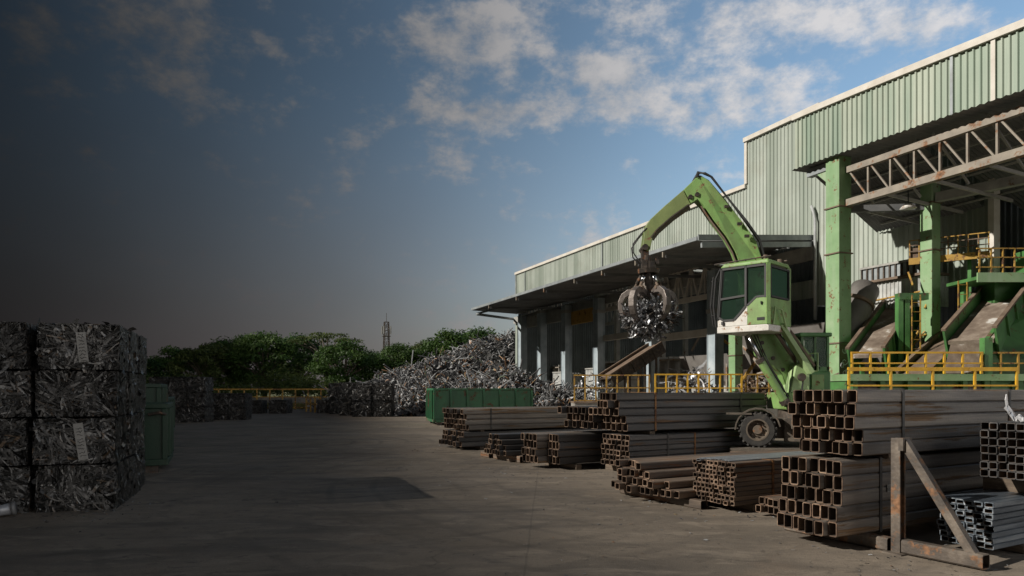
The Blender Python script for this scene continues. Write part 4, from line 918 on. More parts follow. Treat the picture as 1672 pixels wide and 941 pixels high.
    for i in range(7):
        x=fx0+2.0+i*1.9; mb=MB(); mb.bar((x,YP+.6,9.15),(x+.2,-.3,8.8),.07,.12); mb.bar((x,YP+.6,10.8),(x+.1,YP+2.4,9.2),.07); mb.build('cross_tie',m_beam,t)
    # patchy translucent sheets over the inner bay
    mb=MB(); corrug(mb,0,.01,0,0,.01); 
    # long truss
    yt=YP+.45; ta,tb=LX(1384,yt),LX(1800,yt); z0=LZ(1500,298,yt); z1=zb-.62
    q=MB(); q.lohi((ta,yt-.1,z1-.12),(tb,yt+.1,z1+.12)); tr=q.build('truss_top_chord',m_truss,t)
    q=MB(); q.lohi((ta-.25,yt-.13,z0-.13),(tb,yt+.13,z0+.13)); q.build('truss_bottom_chord',m_truss,t)
    nb=9
    for i in range(nb):
        xa=ta+(tb-ta)*i/nb; xb=ta+(tb-ta)*(i+1)/nb
        q=MB(); q.bar((xa+.05,yt,z1),(xb,yt,z0),.07,.06); q.bar((xb,yt,z0),(xb,yt,z1),.085,.07); q.build('truss_web',m_truss,t)
    # columns
    def col(px,yl,zt_,w=.46,base=0.0,nm='column'):
        x=LX(px,yl); q=MB(); q.lohi((x-w,yl-w,base),(x+w,yl+w,zt_)); c=q.build(nm,m_col_green,t,bev=.02)
        for z in (3.55, 7.15, 9.0):
            if z<zt_-.3:
                q=MB(); q.lohi((x-w-.05,yl-w-.05,z),(x+w+.05,yl+w+.05,z+.05)); q.build('joint_flange',m_brown,c)
        return x,c
    x,c=col(1369,YP+.35,zb-.05,.335)
    yc=YP+.35
    # spray painted lower part
    r=random.Random(9)
    for (face) in ('front','side'):
        q=MB(); q.poly([(x+.339,yc-.325,1.5),(x+.339,yc+.325,1.5),(x+.339,yc+.325,3.5),(x+.339,yc-.325,3.54)]) if face=='front' else q.poly([(x-.3,yc-.339,1.5),(x+.32,yc-.339,1.5),(x+.32,yc-.339,2.4),(x-.3,yc-.339,2.2)])
        q.build('worn_patch',m_brown,c)
    q=MB()
    for k in range(26):
        y0,z0_=yc+r.uniform(-.3,.2),1.75+r.uniform(0,1.65); a=r.uniform(0,6); pts=[Vector((x+.346,max(yc-.31,min(yc+.31,y0+.13*math.cos(a+s*.8)+.02*s)),z0_+.11*math.sin(a+s*.9))) for s in range(8)]
        q.tube(pts,.017,4)
    q.build('graffiti',m_paint,c)
    # bracket under the fascia
    q=MB(); q.prism([(x-.4,yc-.1,zb-.06),(x-1.1,yc-.1,zb-.1),(x-1.1,yc-.1,zb-.35),(x-.4,yc-.1,zb-1.0)],(0,.2,0)); q.build('bracket',m_col_green,t,bev=.01)
    q=MB(); q.lohi((x-1.5,yc-.15,zb-.42),(x-.42,yc+.15,zb-.1)); q.build('bracket_beam',m_gutter,t)
    x2,c2=col(1519,-1.9,9.9,.25); 
    col(1201,-1.6,8.6,.26); 
    zt2=LZ(1384,337,YP+.35); q=MB(); q.bar((x+.1,yc+.4,zt2),(x2,-1.9,zt2-.1),.22,.26); q.build('tie_beam',m_soffit,t)
    q=MB(); q.bar((x2+.3,-1.9,9.2),(sE+13,-.45,8.9),.3,.35); q.build('inner_beam',m_beam,t)
    # hanging lamp under the canopy
    lp=LX(1483,YP+1.2); zl=LZ(1483,338,YP+1.2); q=MB(); q.tube([(lp,YP+1.2,zl+.1),(lp,YP+1.2,zb+1.8)],.02,6); hl=q.build('lamp_cable',m_black,t)
    q=MB(); q.tube([(lp,YP+1.2,zl+.14),(lp,YP+1.2,zl+.08),(lp,YP+1.2,zl-.06)],[.06,.16,.3],12); q.build('lamp_shade',m_sill,t,smooth=True)
hall_build()

# ------------------------------------------------------------------ plant machinery
def conveyor(label,p0,p1,w,dep,mside,legs=2,lip=.25,beltm=m_belt,cleats=0):
    p0=Vector(p0); p1=Vector(p1); t=thing('conveyor',label,'conveyor',(p0.x,p0.y,0))
    d=(p1-p0); hd=Vector((d.x,d.y,0)).normalized(); s=Vector((hd.y,-hd.x,0)); up=d.normalized().cross(s)
    if up.z<0: up=-up
    mb=MB(); a=s*(w/2); mb.prism([p0-a,p0+a,p1+a,p1-a],-up*.12); mb.build('belt',beltm,t,world=True)
    for sg in (-1,1):
        a=s*(w/2+.05)*sg; mb=MB(); mb.prism([p0+a+up*lip,p1+a+up*lip,p1+a-up*dep,p0+a-up*dep],s*.07*sg); sp=mb.build('side_panel',mside,t,world=True)
        mb=MB(); mb.bar(p0+a+s*.03*sg+up*(lip+.05),p1+a+s*.03*sg+up*(lip+.05),.14,.08); mb.build('edge_rail',m_brown,sp,world=True)
        for f in (.2,.4,.6,.8):
            b=p0.lerp(p1,f)+a+s*.1*sg; mb=MB(); mb.bar(b+up*lip,b-up*dep,.08,.1); mb.build('stiffener',mside,sp,world=True)
    for i in range(legs):
        f=(i+.7)/(legs+.3); b=p0.lerp(p1,f)-up*dep
        for sg in (-1,1):
            q=b+s*(w/2)*sg; mb=MB(); mb.bar((q.x,q.y,0),q,.14); mb.build('leg',mside,t,world=True)
    return t
conveyor('green conveyor with a dusty brown belt rising behind the near green column',W(1414,580,26.6),W(1472,498,30.0),1.1,.8,m_plant_green,3)
cv=conveyor('big green feed chute with a pale worn belt rising to the high platform',W(1584,556,23.8),W(1656,466,26.9),1.35,1.2,m_plant_green,2,.38)
def hopper_extra():
    t=cv; a=W(1536,556,23.5); b=W(1594,552,23.2)
    mb=MB(); mb.poly([W(1552,563,23.6),W(1607,560,23.4),W(1604,610,23.2),W(1540,610,23.4)]); mb.build('rubber_apron',m_belt,t,world=True)
    mb=MB(); mb.bar(W(1610,600,23.15)-Vector((0,0,1.5)),W(1610,552,23.15),.26,.26); mb.build('corner_post',m_plant_green,t,world=True)
    P=[W(1612,556,23.3),W(1688,458,26.4),W(1800,458,26.4),W(1800,640,23.6),W(1612,640,23.3)]
    mb=MB(); mb.prism([P[0],P[1],P[2],P[3],P[4]],(-.08,.1,0)); mb.build('hopper_side',m_plant_green,t,world=True)
    for f in (.25,.55,.85):
        p=P[0].lerp(P[1],f); mb=MB(); mb.bar(p+Vector((.1,-.1,0)),Vector((p.x+.1,p.y-.1,1.2)),.12,.12); mb.build('side_rib',m_plant_green,t,world=True)
hopper_extra()
conveyor('brown topped conveyor between the second green column and the big chute',W(1492,612,25.2),W(1588,520,28.2),.95,.5,m_brown,2,.12,beltm=m_brown)
conveyor('rusty inclined conveyor inside the shed behind the worn railing',Vector((5.9,45.0,2.5)),Vector((9.5,46.5,4.7)),1.3,.6,m_grime,3,.1,beltm=m_brown)
# high platform above the chute
def platform():
    t=thing('service_platform','green high service platform with yellow railing over the big chute','platform',(G(1575,26.6).x,25.2,0))
    z=H+(HY-458)/F*25.4; x0=G(1590,25.4).x; x1=x0+5
    mb=MB(); mb.lohi((x0,25.2,z),(x1,27.0,z+.12)); mb.build('deck',m_plant_green,t,world=True)
    mb=MB(); mb.lohi((x0-.03,25.13,z-.1),(x1,25.2,z+.24)); mb.build('edge_beam',m_col_green,t,world=True)
    for i in range(9):
        x=x0+.1+i*.42; mb=MB(); mb.lohi((x-.022,25.22,z+.12),(x+.022,25.27,z+1.12)); mb.build('post',m_yel_old,t,world=True)
    for h in (.45,.8,1.12): mb=MB(); mb.lohi((x0,25.215,z+h-.02),(x1,25.275,z+h+.02)); mb.build('rail',m_yel_old,t,world=True)
    for x in (x0+.5,x0+3):
        mb=MB(); mb.lohi((x-.1,26.6,0),(x+.1,26.8,z)); mb.build('leg',m_plant_green,t,world=True)
    mb=MB(); mb.lohi((x0+1.1,25.9,z-.75),(x0+3.2,26.9,z)); mb.build('chute_head',m_plant_green,t,world=True)
    mb=MB(); mb.lohi((x0+2.5,26.2,z+.12),(x0+3.5,26.9,z+1.25)); mb.build('motor_box',m_plant_green,t,world=True)
platform()
def walkway():
    a=W(1484,429,28.3); b=W(1616,424,26.7); d=(b-a); d.z=0; yaw=math.atan2(d.y,d.x); L=d.length
    t=thing('walkway','narrow rusty yellow walkway with railings passing the second green column','walkway',(a.x,a.y,0),yaw); z=a.z
    mb=MB(); mb.lohi((0,0,z),(L,.7,z+.1)); mb.build('deck',m_brown,t)
    mb=MB(); mb.lohi((0,-.05,z-.1),(L,0,z+.16)); mb.build('edge_beam',m_yel_old,t)
    for k in range(9):
        x=.03+(L-.06)*k/8; mb=MB(); mb.lohi((x-.02,-.045,z+.16),(x+.02,-.005,z+.85)); mb.build('post',m_yel_old,t)
    for h in (.42,.66,.86): mb=MB(); mb.lohi((0,-.05,z+h-.018),(L,-.0,z+h+.018)); mb.build('rail',m_brown if h<.8 else m_yel_old,t)
    mb=MB(); mb.lohi((.03,.05,z+.1),(.38,.6,z+.62)); mb.build('control_box',m_brown,t)
    for k in (0.25,.75): mb=MB(); mb.lohi((L*k-.06,.4,0),(L*k+.06,.52,z)); mb.build('leg',m_plant_green,t)
walkway()
def cabin():
    t=thing('filter_house','pale corrugated filter housing with a glazed top band beneath the walkway','machine housing',BO,BR)
    yl=-1.3; x0,x1=LX(1410,yl),LX(1516,yl); xm=LX(1462,yl); z0=LZ(1462,494,yl); z1=LZ(1462,432,yl); h=z1-z0; zl=z0+h*.60
    mb=MB(); corrug(mb,x0+.25,x1,yl,z0-.3,zl-.02,pitch=.18,dep=.04); mb.build('corrugated_side',m_pale_sheet,t,recalc=False)
    mb=MB(); corrug(mb,yl,yl+1.2,x1,z0-.3,zl,pitch=.18,dep=.04,axis='y'); mb.build('corrugated_end',m_pale_sheet,t,recalc=False)
    mb=MB(); mb.lohi((x0-.12,yl-.2,zl),(x1+.12,yl+1.1,zl+.10)); mb.build('lower_ledge',m_brown,t)
    mb=MB(); mb.lohi((x0-.1,yl-.16,z1),(x1+.1,yl+1.1,z1+.09)); mb.build('roof_plate',m_beam,t)
    n=11
    for i in range(n):
        a=x0+(x1-x0)*i/n; b=x0+(x1-x0)*(i+1)/n
        mb=MB(); mb.lohi((a+.04,yl-.08,zl+.10),(b-.04,yl-.05,z1)); mb.build('pane',m_gutter,t)
        mb=MB(); mb.lohi((a-.035,yl-.14,zl+.10),(a+.035,yl-.05,z1)); mb.build('mullion',m_grime,t)
    for x in (x0+.4,x1-.3): mb=MB(); mb.lohi((x-.08,yl+.1,0),(x+.08,yl+.26,z0)); mb.build('leg',m_plant_green,t)
    mb=MB(); mb.tube([(x0+.5,yl-.2,z0+.15),(x1,yl-.2,z0+.3)],.04,8); mb.build('yellow_pipe',m_yel_old,t)
cabin()
t=thing('exhaust_duct','fat grey slanting duct between the near green column and the conveyor','duct',G(1400,29.5))
mb=MB(); mb.tube([W(1372,566,29.2),W(1392,520,29.3),W(1404,490,29.5),W(1412,474,29.8)],[.62,.62,.58,.58],20); mb.build('duct_body',m_duct,t,world=True,smooth=True)
mb=MB(); mb.tube([W(1400,498,29.4),W(1402,494,29.42)],[.66,.66],20); mb.build('duct_flange',m_brown,t,world=True)
# green plinth under the plant and its two railings
def plinth():
    x0=G(1389,22.9).x; t=thing('plant_base','long green steel base frame of the sorting plant behind the yellow railing','machine base',(x0,22.9,0)); L=9.5
    mb=MB(); mb.lohi((0,.3,.1),(L,2.2,2.0)); mb.build('tank',m_plant_green,t)
    mb=MB(); mb.lohi((-.05,0,2.0),(L,2.3,2.22)); mb.build('deck',m_col_green,t)
    mb=MB(); mb.lohi((-.05,.0,.0),(L,.35,.2)); mb.build('skid',m_plant_green,t)
    for i in range(11): x=.2+i*.9; mb=MB(); mb.lohi((x-.08,.1,.2),(x+.08,.3,2.0)); mb.build('upright',m_plant_green,t)
    for i in range(6): x=.65+i*1.7; mb=MB(); mb.lohi((x-.35,.2,1.55),(x+.35,.298,1.9)); mb.build('hatch',m_plant_green if i%2 else m_grime,t)
plinth()
railing('yellow railing on the green plant base beside the near column',G(1391,23.0),G(1602,23.0),2.23,2.92,8,(1,.5),.03,m_yel)
railing('thick yellow guard rail standing before the green plant base',G(1386,22.3),G(1660,22.3),0,2.36,5,(1,.78),.032,m_yel,thick=.06)
railing('thin rusty railing at the far right of the plant base',G(1605,23.1),G(1720,23.1),2.23,2.92,5,(1,.5),.028,m_yel_old)
# yellow access ladders
def ladder(label,px,Y,z0,z1):
    t=thing('ladder',label,'ladder',G(px,Y))
    for s in (-.16,.16): mb=MB(); mb.lohi((s-.018,-.018,z0),(s+.018,.018,z1)); mb.build('stile',m_yel_old,t)
    n=int((z1-z0)/.35)
    for i in range(n): z=z0+.2+i*.35; mb=MB(); mb.tube([(-.15,0,z),(.15,0,z)],.013,6); mb.build('rung',m_yel_old,t)
ladder('thin rusty yellow ladder between the first conveyor and the second green column',1496,26.6,2.0,5.3)
ladder('thin rusty yellow ladder beside the green high platform',1572,25.8,2.2,5.7)
def gantry():
    t=thing('support_gantry','dark green upright frame at the head of the first conveyor','machine frame',G(1473,26.9))
    for px in (1470,1478): 
        p=G(px,26.9); mb=MB(); mb.lohi((p.x-.12,26.8,0),(p.x+.12,27.05,W(px,488,26.9).z)); mb.build('upright',m_plant_green,t,world=True)
    mb=MB(); a=W(1470,490,26.9); mb.lohi((a.x-.1,26.75,a.z),(a.x+1.0,27.1,a.z+.25)); mb.build('cross_head',m_plant_green,t,world=True)
    for i in range(5):
        a=W(1486+R.uniform(-4,30),R.uniform(455,560),27.6); b=a+Vector((R.uniform(-.6,.9),.2,R.uniform(-.9,.9))); mb=MB(); mb.tube([a,b],.04,6); mb.build('yellow_pipe',m_yel_old,t,world=True)
gantry()
# machinery in the shade of the hall
def shredder(label,loc,rz,s,seed):
    r=random.Random(seed); t=thing('shredder',label,'machine',loc,rz)
    mb=MB(); mb.lohi((-1.6*s,-.8*s,0),(1.6*s,.8*s,1.5*s)); mb.build('housing',m_grime,t,bev=.03)
    mb=MB(); mb.prism([(-1.2*s,-.8*s,1.5*s),(1.2*s,-.8*s,1.5*s),(1.7*s,-1.1*s,2.6*s),(-1.7*s,-1.1*s,2.6*s)],(0,1.9*s,0)); mb.build('feed_hopper',m_duct,t)
    for x in (-.9,.1,1.0):
        mb=MB(); mb.tube([(x*s,-.95*s,.9*s),(x*s,-.8*s,.9*s)],.42*s,18); w=mb.build('flywheel',m_beam,t)
        mb=MB(); mb.tube([(x*s,-1.02*s,.9*s),(x*s,-.95*s,.9*s)],.12*s,10); mb.build('hub',m_truss,w)
    for i in range(8):
        a=Vector((r.uniform(-1.6,1.6),-.95,r.uniform(1.4,3)))*s; b=a+Vector((r.uniform(-1,1),r.uniform(-.2,.2),r.uniform(-1.2,1)))*s; mb=MB(); mb.tube([a,b],.05*s,6); mb.build('pipe',m_truss if i%3 else m_yel_old,t)
    return t
shredder('grimy shredder with flywheels in the shade behind the excavator cab',W(1315,640,37.5)*1.0,BR,1.9,1).location.z=0
shredder('dark press seen between the two blue columns behind the bright railing',Vector((13.6,45,0)),BR,1.5,2)
shredder('dark machine deep under the second green column and walkway',G(1545,30.4),BR,1.5,3)
for px,Y,w,h,lb in ((910,62,1.9,3.2,'grey sheet metal bin in the shed left of the orange beam bay'),(962,58,2.6,3.4,'pale corrugated bin in the shed under the orange beam')):
    t=thing('sheet_bin',lb,'bin',G(px,Y),BR); mb=MB(); corrug(mb,-w/2,w/2,0,.1,h,pitch=.25,dep=.05); corrug(mb,0,w,w/2,.1,h,pitch=.25,dep=.05,axis='y'); corrug(mb,0,w,-w/2,.1,h,pitch=.25,dep=.05,axis='y'); mb.build('corrugated_body',m_pale_sheet,t,recalc=False)
    mb=MB(); mb.lohi((-w/2-.06,-.1,h),(w/2+.06,.02,h+.1)); mb.lohi((-w/2-.06,-.1,0),(w/2+.06,.02,.1)); mb.build('rim',m_beam,t)
# curtain of dark store racks closing the view inside the shed
for i,(px,Y) in enumerate(((905,72),(1010,60),(1110,52))):
    t=thing('storage_rack',['dark storage rack deep in the far bay of the shed','dark storage rack deep in the middle bay of the shed','dark storage rack deep behind the grapple load'][i],'rack',G(px,Y),BR)
    for x in (-2,-.7,.7,2): mb=MB(); mb.lohi((x-.06,-.5,0),(x+.06,.5,4.2)); mb.build('upright',m_beam,t)
    for z in (1.2,2.5,3.9): mb=MB(); mb.lohi((-2.1,-.55,z),(2.1,.55,z+.1)); mb.build('shelf',m_truss,t)

# ------------------------------------------------------------------ excavator
def excavator():
    Y0=15.3
    base=W(1280,729,15.3); zd=base.z
    t=thing('excavator','green wheeled scrap excavator with raised cab and bent boom','excavator',(base.x,base.y,zd),0)
    def B(mb,nm,ms,par=None,**k): return mb.build(nm,ms,par or t,world=True,**k)
    # wheels: chassis runs to the right and slightly towards the viewer
    ax=Vector((-.33,-.944,0)).normalized(); fw=Vector((.944,-.33,0))
    def wheel(c,r=.375,w=.3):
        mb=MB(); n=36
        prof=[(-w/2,r*.62),(-w/2,r*.9),(-w/2+.04,r*.985),(w/2-.04,r*.985),(w/2,r*.9),(w/2,r*.62)]
        up=Vector((0,0,1))
        for i in range(n):
            a0,a1=2*math.pi*i/n,2*math.pi*(i+1)/n
            for k in range(len(prof)-1):
                P=[]
                for (an,(o,rr)) in ((a0,prof[k]),(a1,prof[k]),(a1,prof[k+1]),(a0,prof[k+1])): P.append(c+ax*o+(fw*math.cos(an)+up*math.sin(an))*rr)
                mb.poly(P)
        for i in range(20):
            for s in (-1,1):
                an=2*math.pi*(i+(.5 if s>0 else 0))/20; d=fw*math.cos(an)+up*math.sin(an); tt=-fw*math.sin(an)+up*math.cos(an)
                rot=Matrix((( d.x,tt.x,ax.x),(d.y,tt.y,ax.y),(d.z,tt.z,ax.z))); sk=rot@Matrix.Rotation(.45*s,3,'X')
                mb.box(c+d*(r*.99)+ax*s*w*.25,(.04,.045,w*.52),rot=sk)
        wh=MB(); wh.tube([c-ax*(w/2-.03),c+ax*(w*.3)],r*.63,28); 
        o=B(mb,'wheel',m_tyre)
        mb=MB(); 
        for i in range(28):
            a0,a1=2*math.pi*i/28,2*math.pi*(i+1)/28
            pr=[(w/2+.005,.63),(w/2+.005,.55),(w*.22,.5),(w*.2,.3),(w*.36,.24),(w*.36,.0)]
            for k in range(len(pr)-1):
                P=[c+ax*o_+(fw*math.cos(an)+up*math.sin(an))*rr*r for an,(o_,rr) in ((a0,pr[k]),(a1,pr[k]),(a1,pr[k+1]),(a0,pr[k+1]))]
                mb.poly(P if pr[k+1][1]>0 else P[:3])
        B(mb,'rim',m_rim,o)
        mb=MB()
        for i in range(8):
            an=2*math.pi*i/8; q=c+(fw*math.cos(an)+up*math.sin(an))*r*.38+ax*(w*.2); mb.tube([q,q+ax*.05],.016,6)
        B(mb,'wheel_bolts',m_grime,o)
    c1=W(1237,701,15.1); c1.z=zd+.375
    for f in (0,1.65):
        for sd in (0,-1.5): wheel(c1+fw*f+ax*sd)
    mid=c1+fw*.82-ax*.75
    rotc=Matrix.Rotation(math.atan2(fw.y,fw.x),3,'Z')
    mb=MB(); mb.box(mid+Vector((0,0,.02)),(1.15,1.2,.42),rot=rotc); mb.box(mid+fw*.02+ax*.62+Vector((0,0,.0)),(.62,.22,.5),rot=rotc); mb.box(mid+fw*.05+ax*.76+Vector((0,0,.12)),(.4,.1,.2),rot=rotc); B(mb,'chassis',m_mud,bev=.02)
    for f in (0,1.65): mb=MB(); mb.tube([c1+fw*f,c1+fw*f-ax*1.5],.1,10); B(mb,'axle',m_mud)
    for f in (0,1.65):
        mb=MB(); 
        for i in range(10):
            a0,a1=rad(10+i*17),rad(10+(i+1)*17); P=[]
            for an,o in ((a0,-.24),(a1,-.24),(a1,.17),(a0,.17)): P.append(c1+fw*f+ax*o+(fw*math.cos(an)+Vector((0,0,1))*math.sin(an))*.47)
            mb.poly(P)
        o=B(mb,'mudguard',m_mud,recalc=False); s=o.modifiers.new('thick','SOLIDIFY'); s.thickness=.03
    mb=MB(); p=c1-fw*.42+Vector((0,0,.34)); mb.bar(p-fw*.22,p+fw*.3,.36,.035); B(mb,'step_plate',m_mud)
    # slewing ring and upper frame
    up0=W(1312,668,15.9)
    mb=MB(); mb.tube([Vector((up0.x,up0.y,zd+.58)),Vector((up0.x,up0.y,zd+.78))],.55,28); B(mb,'slewing_ring',m_grime)
    mb=MB(); a=W(1288,664,15.6); mb.box((up0.x+.15,up0.y,zd+.98),(1.5,1.3,.38)); B(mb,'upper_frame',m_green,bev=.03)
    # boom foot bracket
    mb=MB(); mb.prism([W(1284,668,15.35),W(1322,668,15.35),W(1322,598,15.35),W(1312,590,15.35),W(1300,596,15.35)],(0,.5,0)); fb=B(mb,'foot_bracket',m_green_pale,bev=.02)
    mb=MB(); q=W(1308,616,15.33); mb.tube([q,q+Vector((0,-.07,0))],.085,16); B(mb,'pivot_pin',m_grime,fb)
    # rear house
    def hx(px0,py0,px1,py1,Y,dep): a=W(px0,py1,Y); b=W(px1,py0,Y); return (a.x,Y,a.z),(b.x,Y+dep,b.z)
    lo,hi=hx(1306,606,1357,668,15.7,1.4); mb=MB(); mb.lohi(lo,hi); eh=B(mb,'engine_house',m_plant_green,bev=.04)
    lo,hi=hx(1308,550,1354,605,15.75,1.2)
    mb=MB(); s_=.05
    x0,y0,z0=lo; x1,y1,z1=hi
    for (x,y) in ((x0,y0),(x1-s_,y0),(x0,y1-s_),(x1-s_,y1-s_),((x0+x1)/2-.02,y0)): mb.lohi((x,y,z0),(x+s_,y+s_,z1))
    mb.lohi((x0,y0,z0-.02),(x1,y1,z0+.08)); B(mb,'rear_cab_frame',m_plant_green,eh)
    mb=MB(); mb.lohi((x0-.05,y0-.05,z1),(x1+.05,y1+.05,z1+.09)); B(mb,'rear_cab_roof',m_plant_green,eh,bev=.025)
    mb=MB(); mb.lohi((x0+.03,y0+.02,z0+.08),(x1-.03,y0+.03,z1)); mb.lohi((x0+.02,y0+.03,z0+.08),(x0+.03,y1-.03,z1)); mb.lohi((x1-.03,y0+.03,z0+.08),(x1-.02,y1-.03,z1)); B(mb,'rear_glass',m_glass,eh)
    mb=MB(); p=W(1325,612,15.68); q=W(1345,640,15.68); mb.lohi((p.x,15.66,q.z),(q.x,15.69,p.z)); B(mb,'side_hatch',m_green,eh)
    mb=MB(); pts=[W(1301,640,15.5),W(1301,578,15.5),W(1335,577,15.5),W(1335,606,15.5)]; mb.tube(pts,.022,6); mb.tube([W(1301,607,15.5),W(1335,606,15.5)],.018,6); B(mb,'handrail',m_green_pale)
    # riser arms carrying the cab
    mb=MB(); mb.prism([W(1228,543,15.7),W(1268,540,15.7),W(1283,560,15.7),W(1307,612,15.7),W(1300,640,15.7),W(1286,640,15.7),W(1278,612,15.7),W(1240,580,15.7)],(0,.34,0)); B(mb,'riser_arm',m_green,bev=.015)
    for dy,ms in ((-.42,m_green_pale),(.55,m_green_pale)):
        mb=MB(); mb.bar(W(1262,533,15.65)+Vector((0,dy,0)),W(1311,610,15.65)+Vector((0,dy,0)),.1,.24,up=(0,1,0)); l=B(mb,'parallel_link',ms,bev=.01)
        mb=MB(); q=W(1266,538,15.65)+Vector((0,dy-.06,0)); mb.tube([q,q+Vector((0,-.05,0))],.06,12); B(mb,'link_pin',m_grime,l)
    mb=MB(); mb.bar(W(1276,532,15.9),W(1332,604,15.9),.12,.3,up=(0,1,0)); B(mb,'parallel_link',m_green)
    mb=MB(); mb.bar(W(1258,530,15.55),W(1308,604,15.55),.05,.06); mb.bar(W(1290,540,15.5),W(1330,598,15.5),.04,.05); B(mb,'link_cap_strip',m_brown)
    for k in range(5):
        dy=-.25+k*.14; q=MB(); P=[(1270+k*2,528),(1284+k*3,560+2*k),(1300+k*2,590),(1306+k*4,620),(1298+k*6,648)]
        q.tube([W(px,py,15.6)+Vector((.03*math.sin(i*1.7+k),dy+.05*math.sin(i+k*2),0)) for i,(px,py) in enumerate(P)],.018,6); B(q,'hydraulic_hose',m_black)
    for k in range(3):
        q=MB(); P=[(1226+k*3,548),(1238+k*3,572),(1252+k*2,600),(1270+k,628),(1284,650)]
        q.tube([W(px,py,15.62)+Vector((.02*math.sin(i*2+k),-.05*k,0)) for i,(px,py) in enumerate(P)],.014,6); B(q,'hydraulic_hose',m_black)
    for k in range(6):
        q=MB(); p_=W(1328,645+k*3.4,15.66); q.lohi((p_.x,15.655,p_.z-.012),(p_.x+.3,15.695,p_.z+.012)); B(q,'vent_slat',m_grime,eh)
    for (px,py) in ((1244,560),(1262,585),(1278,604),(1290,625)):
        q=MB(); c=W(px,py,15.7); q.tube([c+Vector((0,-.03,0)),c+Vector((0,0,0))],.045,10); B(q,'pin_boss',m_grime)
    # lifting ram
    a,b,c_=W(1221,546,15.25),W(1241,588,15.25),W(1282,657,15.25)
    mb=MB(); mb.tube([b,c_],.085,18); rm=B(mb,'lifting_ram',m_green,smooth=False)
    mb=MB(); mb.tube([a,b.lerp(c_,.1)],.042,14); B(mb,'ram_rod',m_chrome,rm,smooth=True)
    mb=MB(); mb.tube([b.lerp(c_,-.03),b.lerp(c_,.05)],.1,16); mb.tube([c_.lerp(b,-.04),c_.lerp(b,.06)],.105,16); mb.tube([c_+Vector((0,-.16,0)),c_+Vector((0,.2,0))],.06,12); B(mb,'ram_collar',m_grime,rm)
    mb=MB(); mb.tube([b+Vector((.1,-.02,0)),c_.lerp(b,.1)+Vector((.11,-.03,.02))],.014,6); B(mb,'ram_pipe',m_black,rm)
    # cab, turned so one corner points at the viewer
    near=W(1254,540,14.75); ds=Vector((-.714,.70,0)); dr=Vector((.70,.714,0)); SL,SR=1.12,1.02; zb=near.z-.0; ht=1.42
    def cp(s,r,z,o=0): return near+ds*s+dr*r+Vector((0,0,z))
    zs=.14
    cb=MB(); w_=.055
    # floor sill
    mb=MB(); mb._hex([cp(-.03,-.03,0),cp(SL+.03,-.03,0),cp(SL+.03,SR+.03,0),cp(-.03,SR+.03,0),cp(-.03,-.03,zs),cp(SL+.03,-.03,zs),cp(SL+.03,SR+.03,zs),cp(-.03,SR+.03,zs)]); cab=B(mb,'cab',m_sill,bev=.015)
    mb=MB(); n_side=ds.cross(Vector((0,0,1)));   
    def slab(pts,th,out,nm,ms,bev=.008):
        q=MB(); q.prism([p for p in pts],out*th); return B(q,nm,ms,cab,bev=bev)
    oS=-dr; oR=-ds      # outward normals of the two faces in view
    # frame posts
    tops={}
    TL=.10
    for (s,r) in ((0,0),(0,SR),(SL,SR)):
        q=MB(); q.bar(cp(s,r,zs),cp(s,r,ht),.08); B(q,'cab_post',m_green,cab)
    q=MB(); q.bar(cp(SL-.0,0,zs+.15),cp(SL-.1,0,ht),.08); q.bar(cp(SL,SR,zs),cp(SL-.1,SR,ht),.06); B(q,'front_post',m_black,cab)
    # roof
    q=MB(); q._hex([cp(-.04,-.04,ht),cp(SL-.04,-.04,ht),cp(SL-.04,SR+.04,ht),cp(-.04,SR+.04,ht),cp(.0,.0,ht+.1),cp(SL-.12,0,ht+.1),cp(SL-.12,SR,ht+.1),cp(0,SR,ht+.1)]); B(q,'cab_roof',m_green,cab,bev=.03)
    q=MB(); 
    for f in range(5): x=.1+f*.22; q.tube([cp(x,.1,ht+.1),cp(x,.1,ht+.16)],.012,5)
    q.tube([cp(-.02,.1,ht+.16),cp(SL+.15,.1,ht+.13)],.016,6); q.tube([cp(-.02,.9,ht+.16),cp(SL+.15,.9,ht+.13)],.016,6); q.tube([cp(SL+.15,.1,ht+.13),cp(SL+.15,.9,ht+.13)],.016,6); B(q,'roof_guard',m_grime,cab)
    for x,y in ((.12,.15),(.12,.85)): q=MB(); q.tube([cp(x,y,ht+.1),cp(x,y,ht+.2)],.05,10); B(q,'work_lamp',m_brown,cab)
    # side face: white lower corner, green rear panel, black window frames
    e=.03
    def sp(s,z,o=0): return cp(s,0,z)+oS*o
    slab([sp(.0,zs),sp(.44,zs),sp(.44,.55),sp(.24,.72),sp(.0,.72)],.035,oS,'side_panel',m_green)
    slab([sp(.44,zs),sp(SL,zs),sp(SL,.30),sp(.98,.27),sp(.74,.27),sp(.60,.42),sp(.50,.55),sp(.44,.55)],.032,oS,'front_panel',m_sill)
    slab([sp(.04,.72),sp(.24,.72),sp(.44,.55),sp(.44,ht-.04),sp(.04,ht-.04)],.012,oS,'rear_side_window',m_glass,0)
    slab([sp(.50,.56),sp(.62,.43),sp(.76,.285),sp(.98,.285),sp(1.09,.36),sp(1.02,ht-.05),sp(.50,ht-.05)],.012,oS,'door_window',m_glass,0)
    fr=MB()
    def fb_(pts,w=.055):
        for i in range(len(pts)-1): fr.bar(pts[i]+oS*.02,pts[i+1]+oS*.02,.045,w,up=oS)
    fb_([sp(.475,ht-.02),sp(.475,.55),sp(.6,.41),sp(.745,.27),sp(.99,.27),sp(1.11,.35),sp(1.03,ht-.03),sp(.475,ht-.03)])
    fb_([sp(.47,.78),sp(1.08,.74)],.05); fb_([sp(.04,.73),sp(.24,.73),sp(.44,.56)],.04); fb_([sp(.04,.7),sp(.04,ht-.03),sp(.45,ht-.03)],.045)
